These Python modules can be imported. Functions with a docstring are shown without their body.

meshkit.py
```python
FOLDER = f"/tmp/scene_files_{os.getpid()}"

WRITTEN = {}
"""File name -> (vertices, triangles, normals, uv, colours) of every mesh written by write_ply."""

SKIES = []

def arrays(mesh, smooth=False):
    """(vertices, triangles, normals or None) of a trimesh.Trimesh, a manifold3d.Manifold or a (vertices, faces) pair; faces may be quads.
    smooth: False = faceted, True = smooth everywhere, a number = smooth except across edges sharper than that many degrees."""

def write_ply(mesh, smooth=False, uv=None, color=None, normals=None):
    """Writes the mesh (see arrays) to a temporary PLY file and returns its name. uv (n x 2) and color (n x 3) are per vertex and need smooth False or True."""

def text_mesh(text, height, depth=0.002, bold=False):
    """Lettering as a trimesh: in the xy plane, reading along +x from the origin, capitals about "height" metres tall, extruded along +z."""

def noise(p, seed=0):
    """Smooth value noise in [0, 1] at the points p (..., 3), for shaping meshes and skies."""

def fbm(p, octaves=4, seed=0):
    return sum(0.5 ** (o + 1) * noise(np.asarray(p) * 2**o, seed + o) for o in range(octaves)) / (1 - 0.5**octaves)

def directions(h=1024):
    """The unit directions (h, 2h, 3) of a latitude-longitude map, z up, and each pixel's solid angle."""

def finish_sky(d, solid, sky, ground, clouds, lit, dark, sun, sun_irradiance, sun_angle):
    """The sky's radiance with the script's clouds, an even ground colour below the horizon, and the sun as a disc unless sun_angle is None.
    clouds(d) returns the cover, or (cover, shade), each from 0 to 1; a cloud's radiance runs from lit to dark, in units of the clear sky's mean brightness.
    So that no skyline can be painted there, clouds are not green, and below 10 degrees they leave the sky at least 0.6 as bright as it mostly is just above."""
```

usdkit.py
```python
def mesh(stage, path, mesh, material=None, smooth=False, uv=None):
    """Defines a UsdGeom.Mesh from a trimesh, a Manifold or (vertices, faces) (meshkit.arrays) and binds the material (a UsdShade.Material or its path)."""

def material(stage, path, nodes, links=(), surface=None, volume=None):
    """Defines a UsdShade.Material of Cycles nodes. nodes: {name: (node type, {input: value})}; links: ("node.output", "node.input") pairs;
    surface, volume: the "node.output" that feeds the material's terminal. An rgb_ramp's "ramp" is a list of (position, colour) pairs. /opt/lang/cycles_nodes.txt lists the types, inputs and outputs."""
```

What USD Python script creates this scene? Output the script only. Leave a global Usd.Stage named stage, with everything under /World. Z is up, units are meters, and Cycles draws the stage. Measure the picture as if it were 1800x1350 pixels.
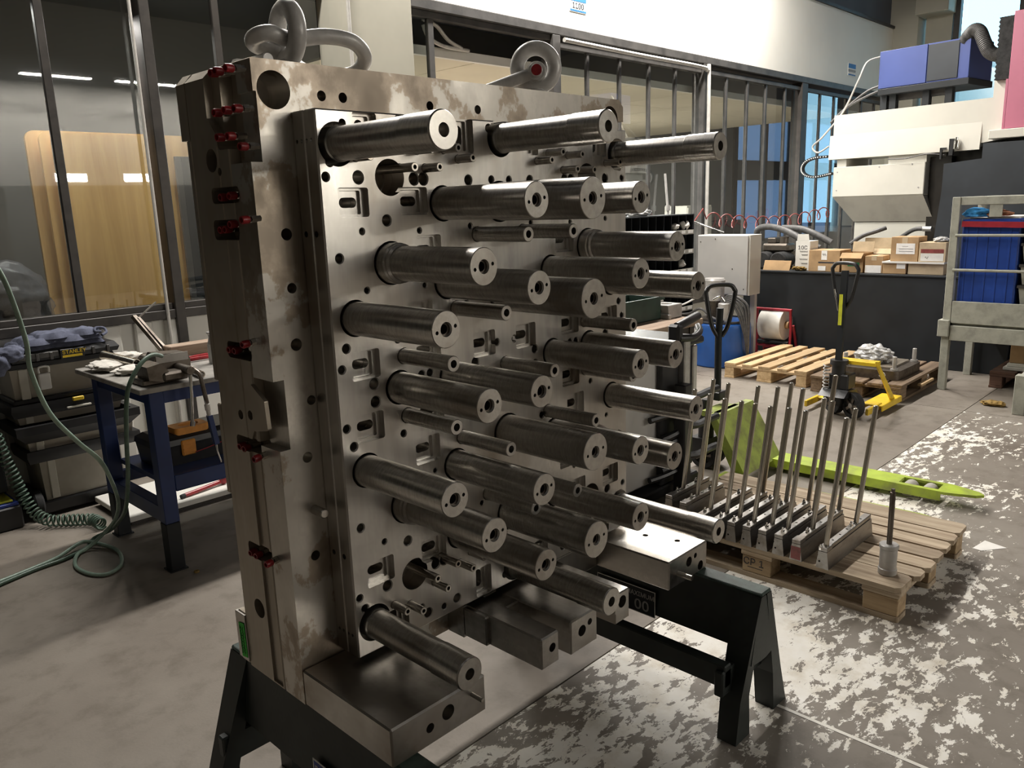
import math
import numpy as np
import shapely
from shapely.geometry import Polygon, box as sbox, Point
from manifold3d import Manifold, CrossSection
import meshkit, usdkit
from pxr import Usd, UsdGeom, UsdLux, UsdShade, Gf, Sdf

stage = Usd.Stage.CreateInMemory()
UsdGeom.SetStageUpAxis(stage, "Z")
UsdGeom.SetStageMetersPerUnit(stage, 1.0)
world = UsdGeom.Xform.Define(stage, "/World")
stage.SetDefaultPrim(world.GetPrim())
PI = math.pi

# ------------------------------------------------------------------ camera
cam = UsdGeom.Camera.Define(stage, "/World/camera")
CAM = (-1.5478, -1.5280, 1.6440)
right = (0.69340765, -0.71979806, -0.03281141)
down = (-0.17849316, -0.12747480, -0.97564869)
fwd = (0.69808740, 0.68237888, -0.21687103)
cm = Gf.Matrix4d(*right, 0, *[-x for x in down], 0, *[-x for x in fwd], 0, *CAM, 1)
cam.AddTransformOp().Set(cm)
cam.CreateHorizontalApertureAttr(36.0)
cam.CreateFocalLengthAttr(36.0 * 1403.365 / 1800)
cam.CreateClippingRangeAttr(Gf.Vec2f(0.05, 200))
cam.CreateExposureAttr(0.18)

# ------------------------------------------------------------------ daylight outside the windows
sky = UsdLux.DomeLight.Define(stage, "/World/sky")
sky.CreateIntensityAttr(0.95)
sky.CreateColorAttr(Gf.Vec3f(0.40, 0.74, 0.98))

# ------------------------------------------------------------------ lamps of the hall
def lamp(name, x, y, z, w, d, inten, col=(1.0, 0.93, 0.80), rot=(0, 0, 0)):
    l = UsdLux.RectLight.Define(stage, "/World/" + name)
    l.CreateWidthAttr(w)
    l.CreateHeightAttr(d)
    l.CreateIntensityAttr(inten)
    l.CreateColorAttr(Gf.Vec3f(*col))
    l.AddTranslateOp().Set((x, y, z))
    l.AddRotateXYZOp().Set(rot)
    return l
WARM = (1.0, 0.952, 0.895)
for i, (x, k) in enumerate(((3.3, 95), (5.4, 170), (7.4, 170), (1.0, 130))):
    lamp("strip_lamp_%d" % i, x, 2.95, 5.0, 1.5, 0.22, k, WARM)
for i, x in enumerate((2.6, 4.4, 6.2, 8.0)):
    lamp("hall_lamp_%d" % i, x, -9.3, 4.5, 1.3, 0.2, 115, WARM)
for i, (x, y) in enumerate(((-4.5, -3.6), (-1.7, -3.6), (2.6, -3.4))):
    lamp("aisle_lamp_%d" % i, x, y, 5.5, 1.3, 0.16, 3, WARM)
for i, x in enumerate((4.6, 6.0)):
    lamp("far_lamp_%d" % i, x, -9.9, 2.55, 0.62, 0.16, 60, (1, 0.95, 0.85), (90, 0, 0))
for i, (x, y) in enumerate(((5.0, 6.3), (9.0, 6.3), (1.2, 6.6), (0.3, 4.08))):
    lamp("office_lamp_%d" % i, x, y, 2.86, 1.2, 0.3 if y < 5 else 0.5, 17 if y < 5 else 210, WARM)

# ------------------------------------------------------------------ names, things, parts
used = {}
def numbered(parent, name):
    k = parent + "/" + name
    n = used.get(k, 0)
    used[k] = n + 1
    return k if n == 0 else "%s_%03d" % (k, n)

class T:
    """A thing: an Xform at its base, or (structure) a piece of the setting."""
    def __init__(self, name, label=None, cat=None, loc=(0, 0, 0), rz=0.0, group=None, kind=None):
        self.path = numbered("/World", name)
        self.loc, self.rz = np.array(loc, float), rz
        x = UsdGeom.Xform.Define(stage, self.path)
        x.AddTranslateOp().Set(tuple(map(float, loc)))
        x.AddRotateZOp().Set(float(math.degrees(rz)))
        self.prim = x.GetPrim()
        self.tag(label, cat, group, kind)
    def tag(self, label=None, cat=None, group=None, kind=None):
        for k, v in (("label", label), ("category", cat), ("group", group), ("kind", kind)):
            if v:
                self.prim.SetCustomDataByKey(k, v)
    def local(self, m):
        v, f, *n = m
        v = np.asarray(v, float) - self.loc
        c, s = math.cos(-self.rz), math.sin(-self.rz)
        v = v @ np.array([[c, s, 0], [-s, c, 0], [0, 0, 1]])
        return (v, f)
    def add(self, name, m, mat, label=None, under=None, smooth=30, kind=None, local=False):
        path = numbered(under or self.path, name)
        p = usdkit.mesh(stage, path, m if local else self.local(m), MAT[mat], smooth=smooth)
        if label:
            p.GetPrim().SetCustomDataByKey("label", label)
        if kind:
            p.GetPrim().SetCustomDataByKey("kind", kind)
        return path
    def copy(self, loc, rz=0.0, label=None, group=None, cat=None):
        o = T(self.path.split("/")[-1].rstrip("0123456789").rstrip("_"), label, cat or self.prim.GetCustomDataByKey("category"), loc, rz, group or self.prim.GetCustomDataByKey("group"))
        o.prim.GetReferences().AddInternalReference(self.path)
        o.prim.SetInstanceable(True)
        return o

# ------------------------------------------------------------------ shapes: every one returns (vertices, triangles)
def J(*ms):
    vs, fs, n = [], [], 0
    for m in ms:
        if m is None:
            continue
        if isinstance(m, list):
            m = J(*m)
        v, f = m[0], np.asarray(m[1])
        vs.append(np.asarray(v, float))
        fs.append(f + n)
        n += len(v)
    return np.vstack(vs), np.vstack(fs)
def MV(m, d):
    return np.asarray(m[0]) + np.array(d, float), m[1]
def RZ(m, a, at=(0, 0, 0)):
    c, s = math.cos(a), math.sin(a)
    return (np.asarray(m[0]) - at) @ np.array([[c, s, 0], [-s, c, 0], [0, 0, 1]]) + at, m[1]
def RX(m, a, at=(0, 0, 0)):
    c, s = math.cos(a), math.sin(a)
    return (np.asarray(m[0]) - at) @ np.array([[1, 0, 0], [0, c, s], [0, -s, c]]) + at, m[1]
def RY(m, a, at=(0, 0, 0)):
    c, s = math.cos(a), math.sin(a)
    return (np.asarray(m[0]) - at) @ np.array([[c, 0, -s], [0, 1, 0], [s, 0, c]]) + at, m[1]
def man(m):
    a = m.to_mesh()
    return np.array(a.vert_properties[:, :3], float), np.array(a.tri_verts, int)
def hull(pts):
    return man(Manifold.hull_points(np.asarray(pts, float).tolist()))
BF = np.array([[0, 2, 1], [1, 2, 3], [4, 5, 6], [5, 7, 6], [0, 1, 4], [1, 5, 4], [2, 6, 3], [3, 6, 7], [0, 4, 2], [2, 4, 6], [1, 3, 5], [3, 7, 5]])
def box(x0, x1, y0, y1, z0, z1, c=0.0):
    x0, x1 = min(x0, x1), max(x0, x1); y0, y1 = min(y0, y1), max(y0, y1); z0, z1 = min(z0, z1), max(z0, z1)
    if c <= 0:
        v = np.array([(x, y, z) for z in (z0, z1) for y in (y0, y1) for x in (x0, x1)], float)
        return v, BF
    c = min(c, .45 * min(x1 - x0, y1 - y0, z1 - z0))
    pts = []
    for x, sx in ((x0, 1), (x1, -1)):
        for y, sy in ((y0, 1), (y1, -1)):
            for z, sz in ((z0, 1), (z1, -1)):
                pts += [(x, y + sy * c, z + sz * c), (x + sx * c, y, z + sz * c), (x + sx * c, y + sy * c, z)]
    return hull(pts)
def frame(d):
    d = np.asarray(d, float) / np.linalg.norm(d)
    u = np.cross(d, (0, 0, 1.0)) if abs(d[2]) < .9 else np.cross(d, (1.0, 0, 0))
    u /= np.linalg.norm(u)
    return u, np.cross(d, u), d
def lathe(prof, p0, d, n=24):
    """prof: (radius, height along d from p0); closed where the radius is 0."""
    u, w, d = frame(d)
    p0 = np.asarray(p0, float)
    a = np.arange(n) / n * 2 * PI
    ring = np.cos(a)[:, None] * u + np.sin(a)[:, None] * w
    v, f, prev = [], [], None
    for r, h in prof:
        s = sum(len(x) for x in v)
        if r <= 1e-9:
            v.append((p0 + h * d)[None]); cur = (s, 1)
        else:
            v.append(p0 + h * d + r * ring); cur = (s, n)
        if prev:
            for i in range(n):
                j = (i + 1) % n
                if prev[1] == 1 and cur[1] == n: f.append((prev[0], cur[0] + j, cur[0] + i))
                elif prev[1] == n and cur[1] == 1: f.append((prev[0] + i, prev[0] + j, cur[0]))
                elif prev[1] == n:
                    f += [(prev[0] + i, prev[0] + j, cur[0] + j), (prev[0] + i, cur[0] + j, cur[0] + i)]
        prev = cur
    f, V = np.array(f), np.vstack(v)
    q = V - V.mean(0)
    vol = np.einsum("ij,ij->", q[f[:, 0]], np.cross(q[f[:, 1]], q[f[:, 2]]))
    return V, (f if vol > 0 else f[:, [0, 2, 1]])
def cyl(p0, p1, r, n=20, c=0.0, r1=None):
    p0, p1 = np.asarray(p0, float), np.asarray(p1, float)
    L = np.linalg.norm(p1 - p0); r1 = r if r1 is None else r1
    pr = [(0, 0), (r, 0), (r1, L), (0, L)] if c <= 0 else [(0, 0), (r - c, 0), (r, c), (r1, L - c), (r1 - c, L), (0, L)]
    return lathe(pr, p0, p1 - p0, n)
def tube(pts, r, n=8, closed=False, caps=True):
    P = np.asarray(pts, float)
    m = len(P)
    tan = np.array([(P[(i + 1) % m] - P[i - 1]) if closed else (P[min(i + 1, m - 1)] - P[max(i - 1, 0)]) for i in range(m)])
    tan /= np.linalg.norm(tan, axis=1, keepdims=True)
    u, w, _ = frame(tan[0])
    rr = np.full(m, r) if np.ndim(r) == 0 else np.asarray(r, float)
    a = np.arange(n) / n * 2 * PI
    v, f = [], []
    for i in range(m):
        u = u - tan[i] * (u @ tan[i]); u /= np.linalg.norm(u); w = np.cross(tan[i], u)
        v.append(P[i] + rr[i] * (np.cos(a)[:, None] * u + np.sin(a)[:, None] * w))
    for i in range(m if closed else m - 1):
        b, c = i * n, ((i + 1) % m) * n
        for k in range(n):
            q = (k + 1) % n
            f += [(b + k, b + q, c + q), (b + k, c + q, c + k)]
    V = np.vstack(v)
    if caps and not closed:
        V = np.vstack([V, P[0], P[-1]])
        for k in range(n):
            q = (k + 1) % n
            f += [(q, k, m * n), ((m - 1) * n + k, (m - 1) * n + q, m * n + 1)]
    return V, np.array(f)
def spline(pts, k=8, closed=False):
    P = np.asarray(pts, float); n = len(P); out = []
    for i in range(n if closed else n - 1):
        g = (lambda j: P[j % n]) if closed else (lambda j: P[min(max(j, 0), n - 1)])
        a, b, c, d = g(i - 1), g(i), g(i + 1), g(i + 2)
        for t in np.arange(k) / k:
            out.append(.5 * (2 * b + (c - a) * t + (2 * a - 5 * b + 4 * c - d) * t * t + (3 * b - a - 3 * c + d) * t ** 3))
    if not closed:
        out.append(P[-1])
    return np.array(out)
def torus(c, nrm, R, r, n=36, m=14, squash=1.0):
    u, w, d = frame(nrm)
    a = np.arange(n) / n * 2 * PI
    return tube(np.asarray(c) + R * (np.cos(a)[:, None] * u + squash * np.sin(a)[:, None] * w), r, m, closed=True)
def cross(poly):
    g = [poly] if poly.geom_type == "Polygon" else list(poly.geoms)
    rings = []
    for p in g:
        p = shapely.geometry.polygon.orient(p)
        rings += [list(p.exterior.coords)[:-1]] + [list(h.coords)[:-1] for h in p.interiors]
    return CrossSection(rings)
def prism(poly, plane, a, b):
    """extrude a polygon of the plane 'xy', 'xz' or 'yz' from a to b along the third axis"""
    if not hasattr(poly, "geom_type"):
        poly = Polygon(poly)
    v, f = man(cross(poly.buffer(0)).extrude(b - a))
    x, y, h = v.T
    h = h + a
    if plane == "xy": return np.stack([x, y, h], 1), f
    if plane == "xz": return np.stack([x, h, y], 1), f[:, ::-1]
    return np.stack([h, x, y], 1), f
def MF(m):
    import manifold3d
    return Manifold(manifold3d.Mesh(np.asarray(m[0], np.float32), np.asarray(m[1], np.uint32)))
def bar(p0, p1, w, h, up=(0, 0, 1)):
    """a straight bar of section w (sideways) x h (along up)"""
    p0, p1 = np.asarray(p0, float), np.asarray(p1, float)
    d = p1 - p0; L = np.linalg.norm(d); d /= L
    s = np.cross(d, up); s /= np.linalg.norm(s); u = np.cross(s, d)
    v, f = box(0, L, -w / 2, w / 2, -h / 2, h / 2)
    return p0 + v[:, :1] * d - v[:, 1:2] * s + v[:, 2:] * u, f
def blob(c, size, seed=0, sub=3, amp=.25, freq=2.0, flat=None):
    import trimesh
    s = trimesh.creation.icosphere(sub)
    v = np.array(s.vertices)
    k = meshkit.fbm(v * freq + seed * 7.3 + 5, 3, seed)[:, None]
    v = v * (1 + amp * (2 * k - 1)) * np.array(size)
    if flat is not None:
        v[:, 2] = np.maximum(v[:, 2], flat)
    return v + np.array(c), np.array(s.faces)
def text(s, height, o, rdir, udir, depth=.001, bold=False):
    m = meshkit.text_mesh(s, height, depth, bold)
    v = np.array(m.vertices); r, u = np.array(rdir, float), np.array(udir, float)
    r /= np.linalg.norm(r); u /= np.linalg.norm(u); n = np.cross(r, u)
    return np.array(o) + v[:, :1] * r + v[:, 1:2] * u + v[:, 2:] * n, np.array(m.faces)

# ------------------------------------------------------------------ materials
MAT = {}
def mk(name, nodes, links, surf):
    MAT[name] = usdkit.material(stage, "/World/Looks/" + name, nodes, links, surface=surf)
def paint(name, col, rough=.5, var=.12, scale=6.0, spec=.5, bump=0.0, metal=0.0, dirt=None, coat=0.0):
    c = np.array(col); d = np.array(dirt) if dirt is not None else c * (1 - 2 * var)
    N = {"g": ("texture_coordinate", {}), "n": ("noise_texture", {"scale": scale, "detail": 5.0, "roughness": .6}),
         "r": ("rgb_ramp", {"ramp": [(.3, tuple(d)), (.55, tuple(c)), (.8, tuple(np.minimum(c * (1 + var), 1)))]}),
         "p": ("principled_bsdf", {"roughness": rough, "specular_ior_level": spec, "metallic": metal, "coat_weight": coat})}
    L = [("g.object", "n.vector"), ("n.fac", "r.fac"), ("r.color", "p.base_color")]
    if bump:
        N["b"] = ("bump", {"strength": bump, "distance": .002}); N["n2"] = ("noise_texture", {"scale": scale * 12, "detail": 3.0})
        L += [("g.object", "n2.vector"), ("n2.fac", "b.height"), ("b.normal", "p.normal")]
    mk(name, N, L, "p.BSDF")
def steel(name, col, rough, stain=(.2, .16, .12), amount=.5, scale=3.0, stretch=(1, 1, 1), rvar=.1, fine=(40, 40, 3), fstr=.05, edge=None, metal=1.0):
    """machined steel: metal with oily brown stains, brushed roughness"""
    c = np.array(col)
    N = {"g": ("geometry", {}), "m": ("mapping", {"scale": stretch}), "m2": ("mapping", {"scale": fine}),
         "n": ("noise_texture", {"scale": scale, "detail": 6.0, "roughness": .62}), "k": ("noise_texture", {"scale": 1.0, "detail": 3.0}),
         "r": ("rgb_ramp", {"ramp": [(.5 - amount * .35, tuple(np.array(stain))), (.5 + .02, tuple(c)), (.75, tuple(np.minimum(c * 1.12, 1)))] if edge is None else [(edge - .09, tuple(np.array(stain) * .75)), (edge - .012, tuple(np.array(stain))), (edge + .012, tuple(c * .9)), (edge + .14, tuple(c * 1.1))]}),
         "rr": ("map_range", {"value": .5, "from_min": .3, "from_max": .7, "to_min": rough + rvar, "to_max": max(rough - rvar, .05)}),
         "a": ("math", {"math_type": "multiply_add", "value2": .10, "value3": -.05}), "s": ("math", {"math_type": "add"}),
         "b": ("bump", {"strength": fstr, "distance": .001}),
         "p": ("principled_bsdf", {"metallic": metal})}
    L = [("g.position", "m.vector"), ("g.position", "m2.vector"), ("m.vector", "n.vector"), ("m2.vector", "k.vector"), ("n.fac", "r.fac"), ("r.color", "p.base_color"),
         ("n.fac", "rr.value"), ("k.fac", "a.value1"), ("rr.result", "s.value1"), ("a.value", "s.value2"), ("s.value", "p.roughness"), ("k.fac", "b.height"), ("b.normal", "p.normal")]
    mk(name, N, L, "p.BSDF")
def wood(name, c0, c1, axis=0, rough=.7, scale=1.0, knots=True):
    st = [14.0, 14.0, 14.0]; st[axis] = .9
    st = [s * scale for s in st]
    N = {"g": ("texture_coordinate", {}), "i": ("object_info", {}), "m": ("mapping", {"scale": tuple(st)}), "n": ("noise_texture", {"scale": 1.6, "detail": 6.0, "roughness": .65, "distortion": .6}),
         "o": ("vector_math", {"math_type": "multiply_add", "vector2": (7.0, 3.0, 9.0)}), "r": ("rgb_ramp", {"ramp": [(.3, c0), (.62, c1), (.8, tuple(min(1, x * 1.12) for x in c1))]}),
         "h": ("hsv", {"hue": .5, "saturation": 1.0}), "hv": ("map_range", {"from_min": 0.0, "from_max": 1.0, "to_min": .78, "to_max": 1.15}),
         "b": ("bump", {"strength": .25, "distance": .002}), "p": ("principled_bsdf", {"roughness": rough})}
    L = [("g.object", "o.vector1"), ("i.random", "hv.value"), ("hv.result", "h.value"), ("g.object", "m.vector"), ("m.vector", "n.vector"), ("n.fac", "r.fac"), ("r.color", "h.color"), ("h.color", "p.base_color"), ("n.fac", "b.height"), ("b.normal", "p.normal")]
    N.pop("o"); L = [l for l in L if "o." not in l[0] and not l[1].startswith("o.")]
    mk(name, N, L, "p.BSDF")
steel("steel_face", (.60, .58, .545), .31, (.36, .32, .27), .45, 3.2, (1, 1, .45), .09, (30, 30, 2.5), .03)
steel("steel_block", (.46, .44, .41), .32, (.27, .23, .185), .6, 4.0, (1, 1, 1), .1, (25, 3, 25), .03)
steel("steel_side", (.36, .315, .255), .36, (.20, .158, .11), .75, 2.6, (1, 1, .6), .12, (40, 40, 2), .04, None, .55)
steel("steel_plate", (.54, .51, .46), .36, (.34, .285, .225), .7, 5.0, (1, 1, .8), .12, (20, 20, 8), .04, .482, .8)
steel("steel_core", (.54, .52, .485), .30, (.30, .27, .235), .5, 6.0, (1, .5, 1), .06, (50, 160, 50), .008)
steel("steel_pin", (.60, .57, .52), .22, (.38, .33, .27), .5, 12.0, (1, .3, 1), .06, (30, 60, 30), .02)
steel("steel_rod", (.55, .52, .46), .26, (.33, .27, .2), .6, 14.0, (1, 1, .15), .07, (60, 60, 10), .02)
steel("steel_bar", (.30, .29, .275), .40, (.20, .175, .15), .5, 16.0, (.3, 1, 1), .09, (8, 80, 80), .03)
steel("chrome", (.75, .74, .72), .12, (.55, .53, .5), .3, 10.0)
paint("galvanised", (.46, .445, .425), .40, .14, 9, .5, .12, .30)
paint("forged_zinc", (.60, .585, .56), .36, .14, 14, .5, .12, .12)
steel("aluminium", (.68, .68, .66), .38, (.5, .5, .48), .4, 6.0)
steel("dark_iron", (.16, .14, .12), .45, (.07, .055, .045), .7, 12.0)
steel("brass", (.60, .48, .28), .30, (.4, .3, .16), .4, 20.0)
paint("trestle_paint", (.020, .026, .023), .5, .3, 7, .45, .2)
paint("trestle_top", (.045, .075, .062), .6, .35, 14, .4, .3)
paint("black_plastic", (.018, .018, .019), .42, .25, 9, .5)
paint("black_paint", (.018, .021, .024), .55, .2, 3, .35)
paint("navy_paint", (.030, .036, .044), .42, .2, 1.6, .5)
paint("rubber", (.03, .03, .03), .75, .3, 20, .3)
paint("grey_plastic", (.40, .38, .33), .55, .1, 5)
paint("taupe_plastic", (.32, .29, .235), .5, .12, 5)
paint("pale_strip", (.50, .48, .41), .5, .08, 5)
paint("yellow_plastic", (.75, .52, .02), .45, .1, 10)
paint("blue_paint", (.008, .027, .120), .42, .15, 5)
paint("blue_crate", (.015, .065, .36), .42, .12, 4)
paint("machine_blue", (.050, .080, .27), .45, .06, 2)
paint("drum_blue", (.015, .09, .34), .38, .12, 4)
paint("machine_white", (.66, .64, .57), .28, .04, 1.5, .5)
paint("machine_base", (.38, .36, .31), .5, .1, 3)
paint("pink_paint", (.52, .17, .25), .35, .05, 2)
paint("wall_white", (.80, .775, .70), .55, .03, 1.2)
paint("panel_white", (.70, .685, .63), .5, .05, 2)
paint("column_beige", (.46, .44, .36), .7, .06, 1.5)
paint("mullion_dark", (.040, .034, .029), .5, .25, 8)
paint("mullion_grey", (.062, .058, .054), .5, .25, 6)
paint("conduit_grey", (.55, .53, .49), .4, .1, 12)
paint("ceiling_cream", (.66, .60, .46), .8, .04, 1)
paint("ceiling_dark", (.10, .11, .13), .8, .1, 1)
paint("hall_wall", (.34, .32, .28), .8, .08, .5)
paint("office_wall", (.42, .41, .38), .8, .06, .6)
paint("office_partition", (.13, .135, .13), .8, .1, .7)
paint("office_dark", (.06, .06, .07), .6, .2, 2)
paint("red_plastic", (.30, .018, .022), .32, .25, 40)
paint("red_paint", (.36, .02, .035), .4, .15, 12)
paint("orange_plastic", (.72, .30, .05), .5, .12, 14)
paint("lime_paint", (.42, .55, .045), .4, .18, 7, .5, 0, 0, (.24, .27, .07))
paint("lime_worn", (.33, .40, .085), .5, .3, 9, .5, 0, 0, (.16, .16, .07))
paint("yellow_paint", (.78, .53, .02), .38, .12, 9, .5, 0, 0, (.5, .33, .03))
paint("stillage_grey", (.40, .40, .34), .55, .14, 12, .4, .1)
paint("cabinet_grey", (.50, .49, .47), .5, .05, 2)
paint("white_plastic", (.80, .79, .75), .4, .05, 6)
paint("white_film", (.76, .74, .68), .3, .06, 12)
paint("card", (.44, .29, .155), .85, .12, 6, .2)
paint("card_pale", (.55, .43, .28), .85, .12, 6, .2)
paint("card_white", (.70, .68, .63), .7, .05, 8, .3)
paint("paper", (.82, .80, .76), .7, .05, 9, .2)
paint("ink", (.05, .05, .055), .6, .1, 9, .2)
paint("ink_green", (.03, .25, .10), .6, .1, 9, .2)
paint("ink_grey", (.38, .37, .36), .6, .1, 9, .2)
paint("ink_blue", (.03, .17, .45), .5, .1, 9, .3)
paint("sign_blue", (.02, .05, .30), .4, .1, 20)
paint("note_green", (.10, .60, .10), .8, .1, 30, .2)
paint("denim", (.115, .125, .175), .9, .2, 24, .2, .5)
paint("cloth_white", (.66, .63, .57), .9, .15, 18, .2, .4)
paint("cloth_blue", (.05, .27, .58), .8, .2, 24, .2, .4)
paint("cloth_rust", (.42, .19, .11), .9, .25, 24, .2, .5)
paint("hose_green", (.075, .125, .09), .38, .2, 30)
paint("hose_pale", (.26, .36, .29), .35, .15, 20)
paint("hose_grey", (.085, .082, .08), .5, .2, 30)
paint("hose_red", (.24, .055, .05), .4, .2, 30)
paint("table_top", (.30, .285, .26), .45, .25, 11, .5)
paint("crate_green", (.020, .045, .032), .5, .2, 8)
paint("leaf_brown", (.32, .21, .07), .8, .35, 30, .2)
paint("oil_dark", (.02, .017, .014), .3, .2, 9)
paint("tape_yellow", (.72, .74, .05), .5, .1, 20)
paint("film_clear", (.46, .455, .44), .16, .2, 20, .7, .4)
wood("pallet_wood", (.24, .165, .10), (.56, .455, .325), 1, .8, 1.0)
wood("pallet_wood_block", (.25, .165, .09), (.50, .37, .22), 1, .8, .8)
wood("pallet_new", (.42, .27, .13), (.64, .465, .26), 0, .75, 1.0)
wood("pallet_brown", (.095, .060, .036), (.25, .175, .11), 0, .8, 1.0)
wood("pallet_red", (.06, .03, .02), (.14, .075, .05), 1, .8, 1.0)
wood("board_wood", (.58, .31, .085), (.78, .47, .15), 2, .45, .35)
wood("beam_wood", (.20, .13, .085), (.36, .27, .20), 0, .8, 1.4)

# glass: a pane that lets light through and mirrors by Fresnel
mk("pane_glass", {"t": ("transparent_bsdf", {"color": (.86, .89, .89)}), "g": ("glossy_bsdf", {"color": (1, 1, 1), "roughness": 0.015}), "f": ("fresnel", {"IOR": 1.52}), "ge": ("geometry", {}),
                  "o": ("math", {"math_type": "subtract", "value1": 1.0}), "y": ("math", {"math_type": "multiply"}),
                  "x": ("math", {"math_type": "multiply_add", "value2": 1.9, "value3": .02, "use_clamp": True}), "m": ("mix_closure", {})},
   [("f.fac", "x.value1"), ("ge.backfacing", "o.value2"), ("x.value", "y.value1"), ("o.value", "y.value2"), ("y.value", "m.fac"), ("t.BSDF", "m.closure1"), ("g.BSDF", "m.closure2")], "m.closure")
mk("film_wrap", {"t": ("transparent_bsdf", {"color": (.9, .9, .9)}), "p": ("principled_bsdf", {"base_color": (.22, .22, .24), "roughness": .2}), "m": ("mix_closure", {"fac": .3})},
   [("t.BSDF", "m.closure1"), ("p.BSDF", "m.closure2")], "m.closure")

mk("blue_film", {"t": ("transparent_bsdf", {"color": (.42, .40, .46)}), "d": ("translucent_bsdf", {"color": (.16, .17, .2)}), "m": ("mix_closure", {"fac": .35})},
   [("t.BSDF", "m.closure1"), ("d.BSDF", "m.closure2")], "m.closure")
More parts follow.
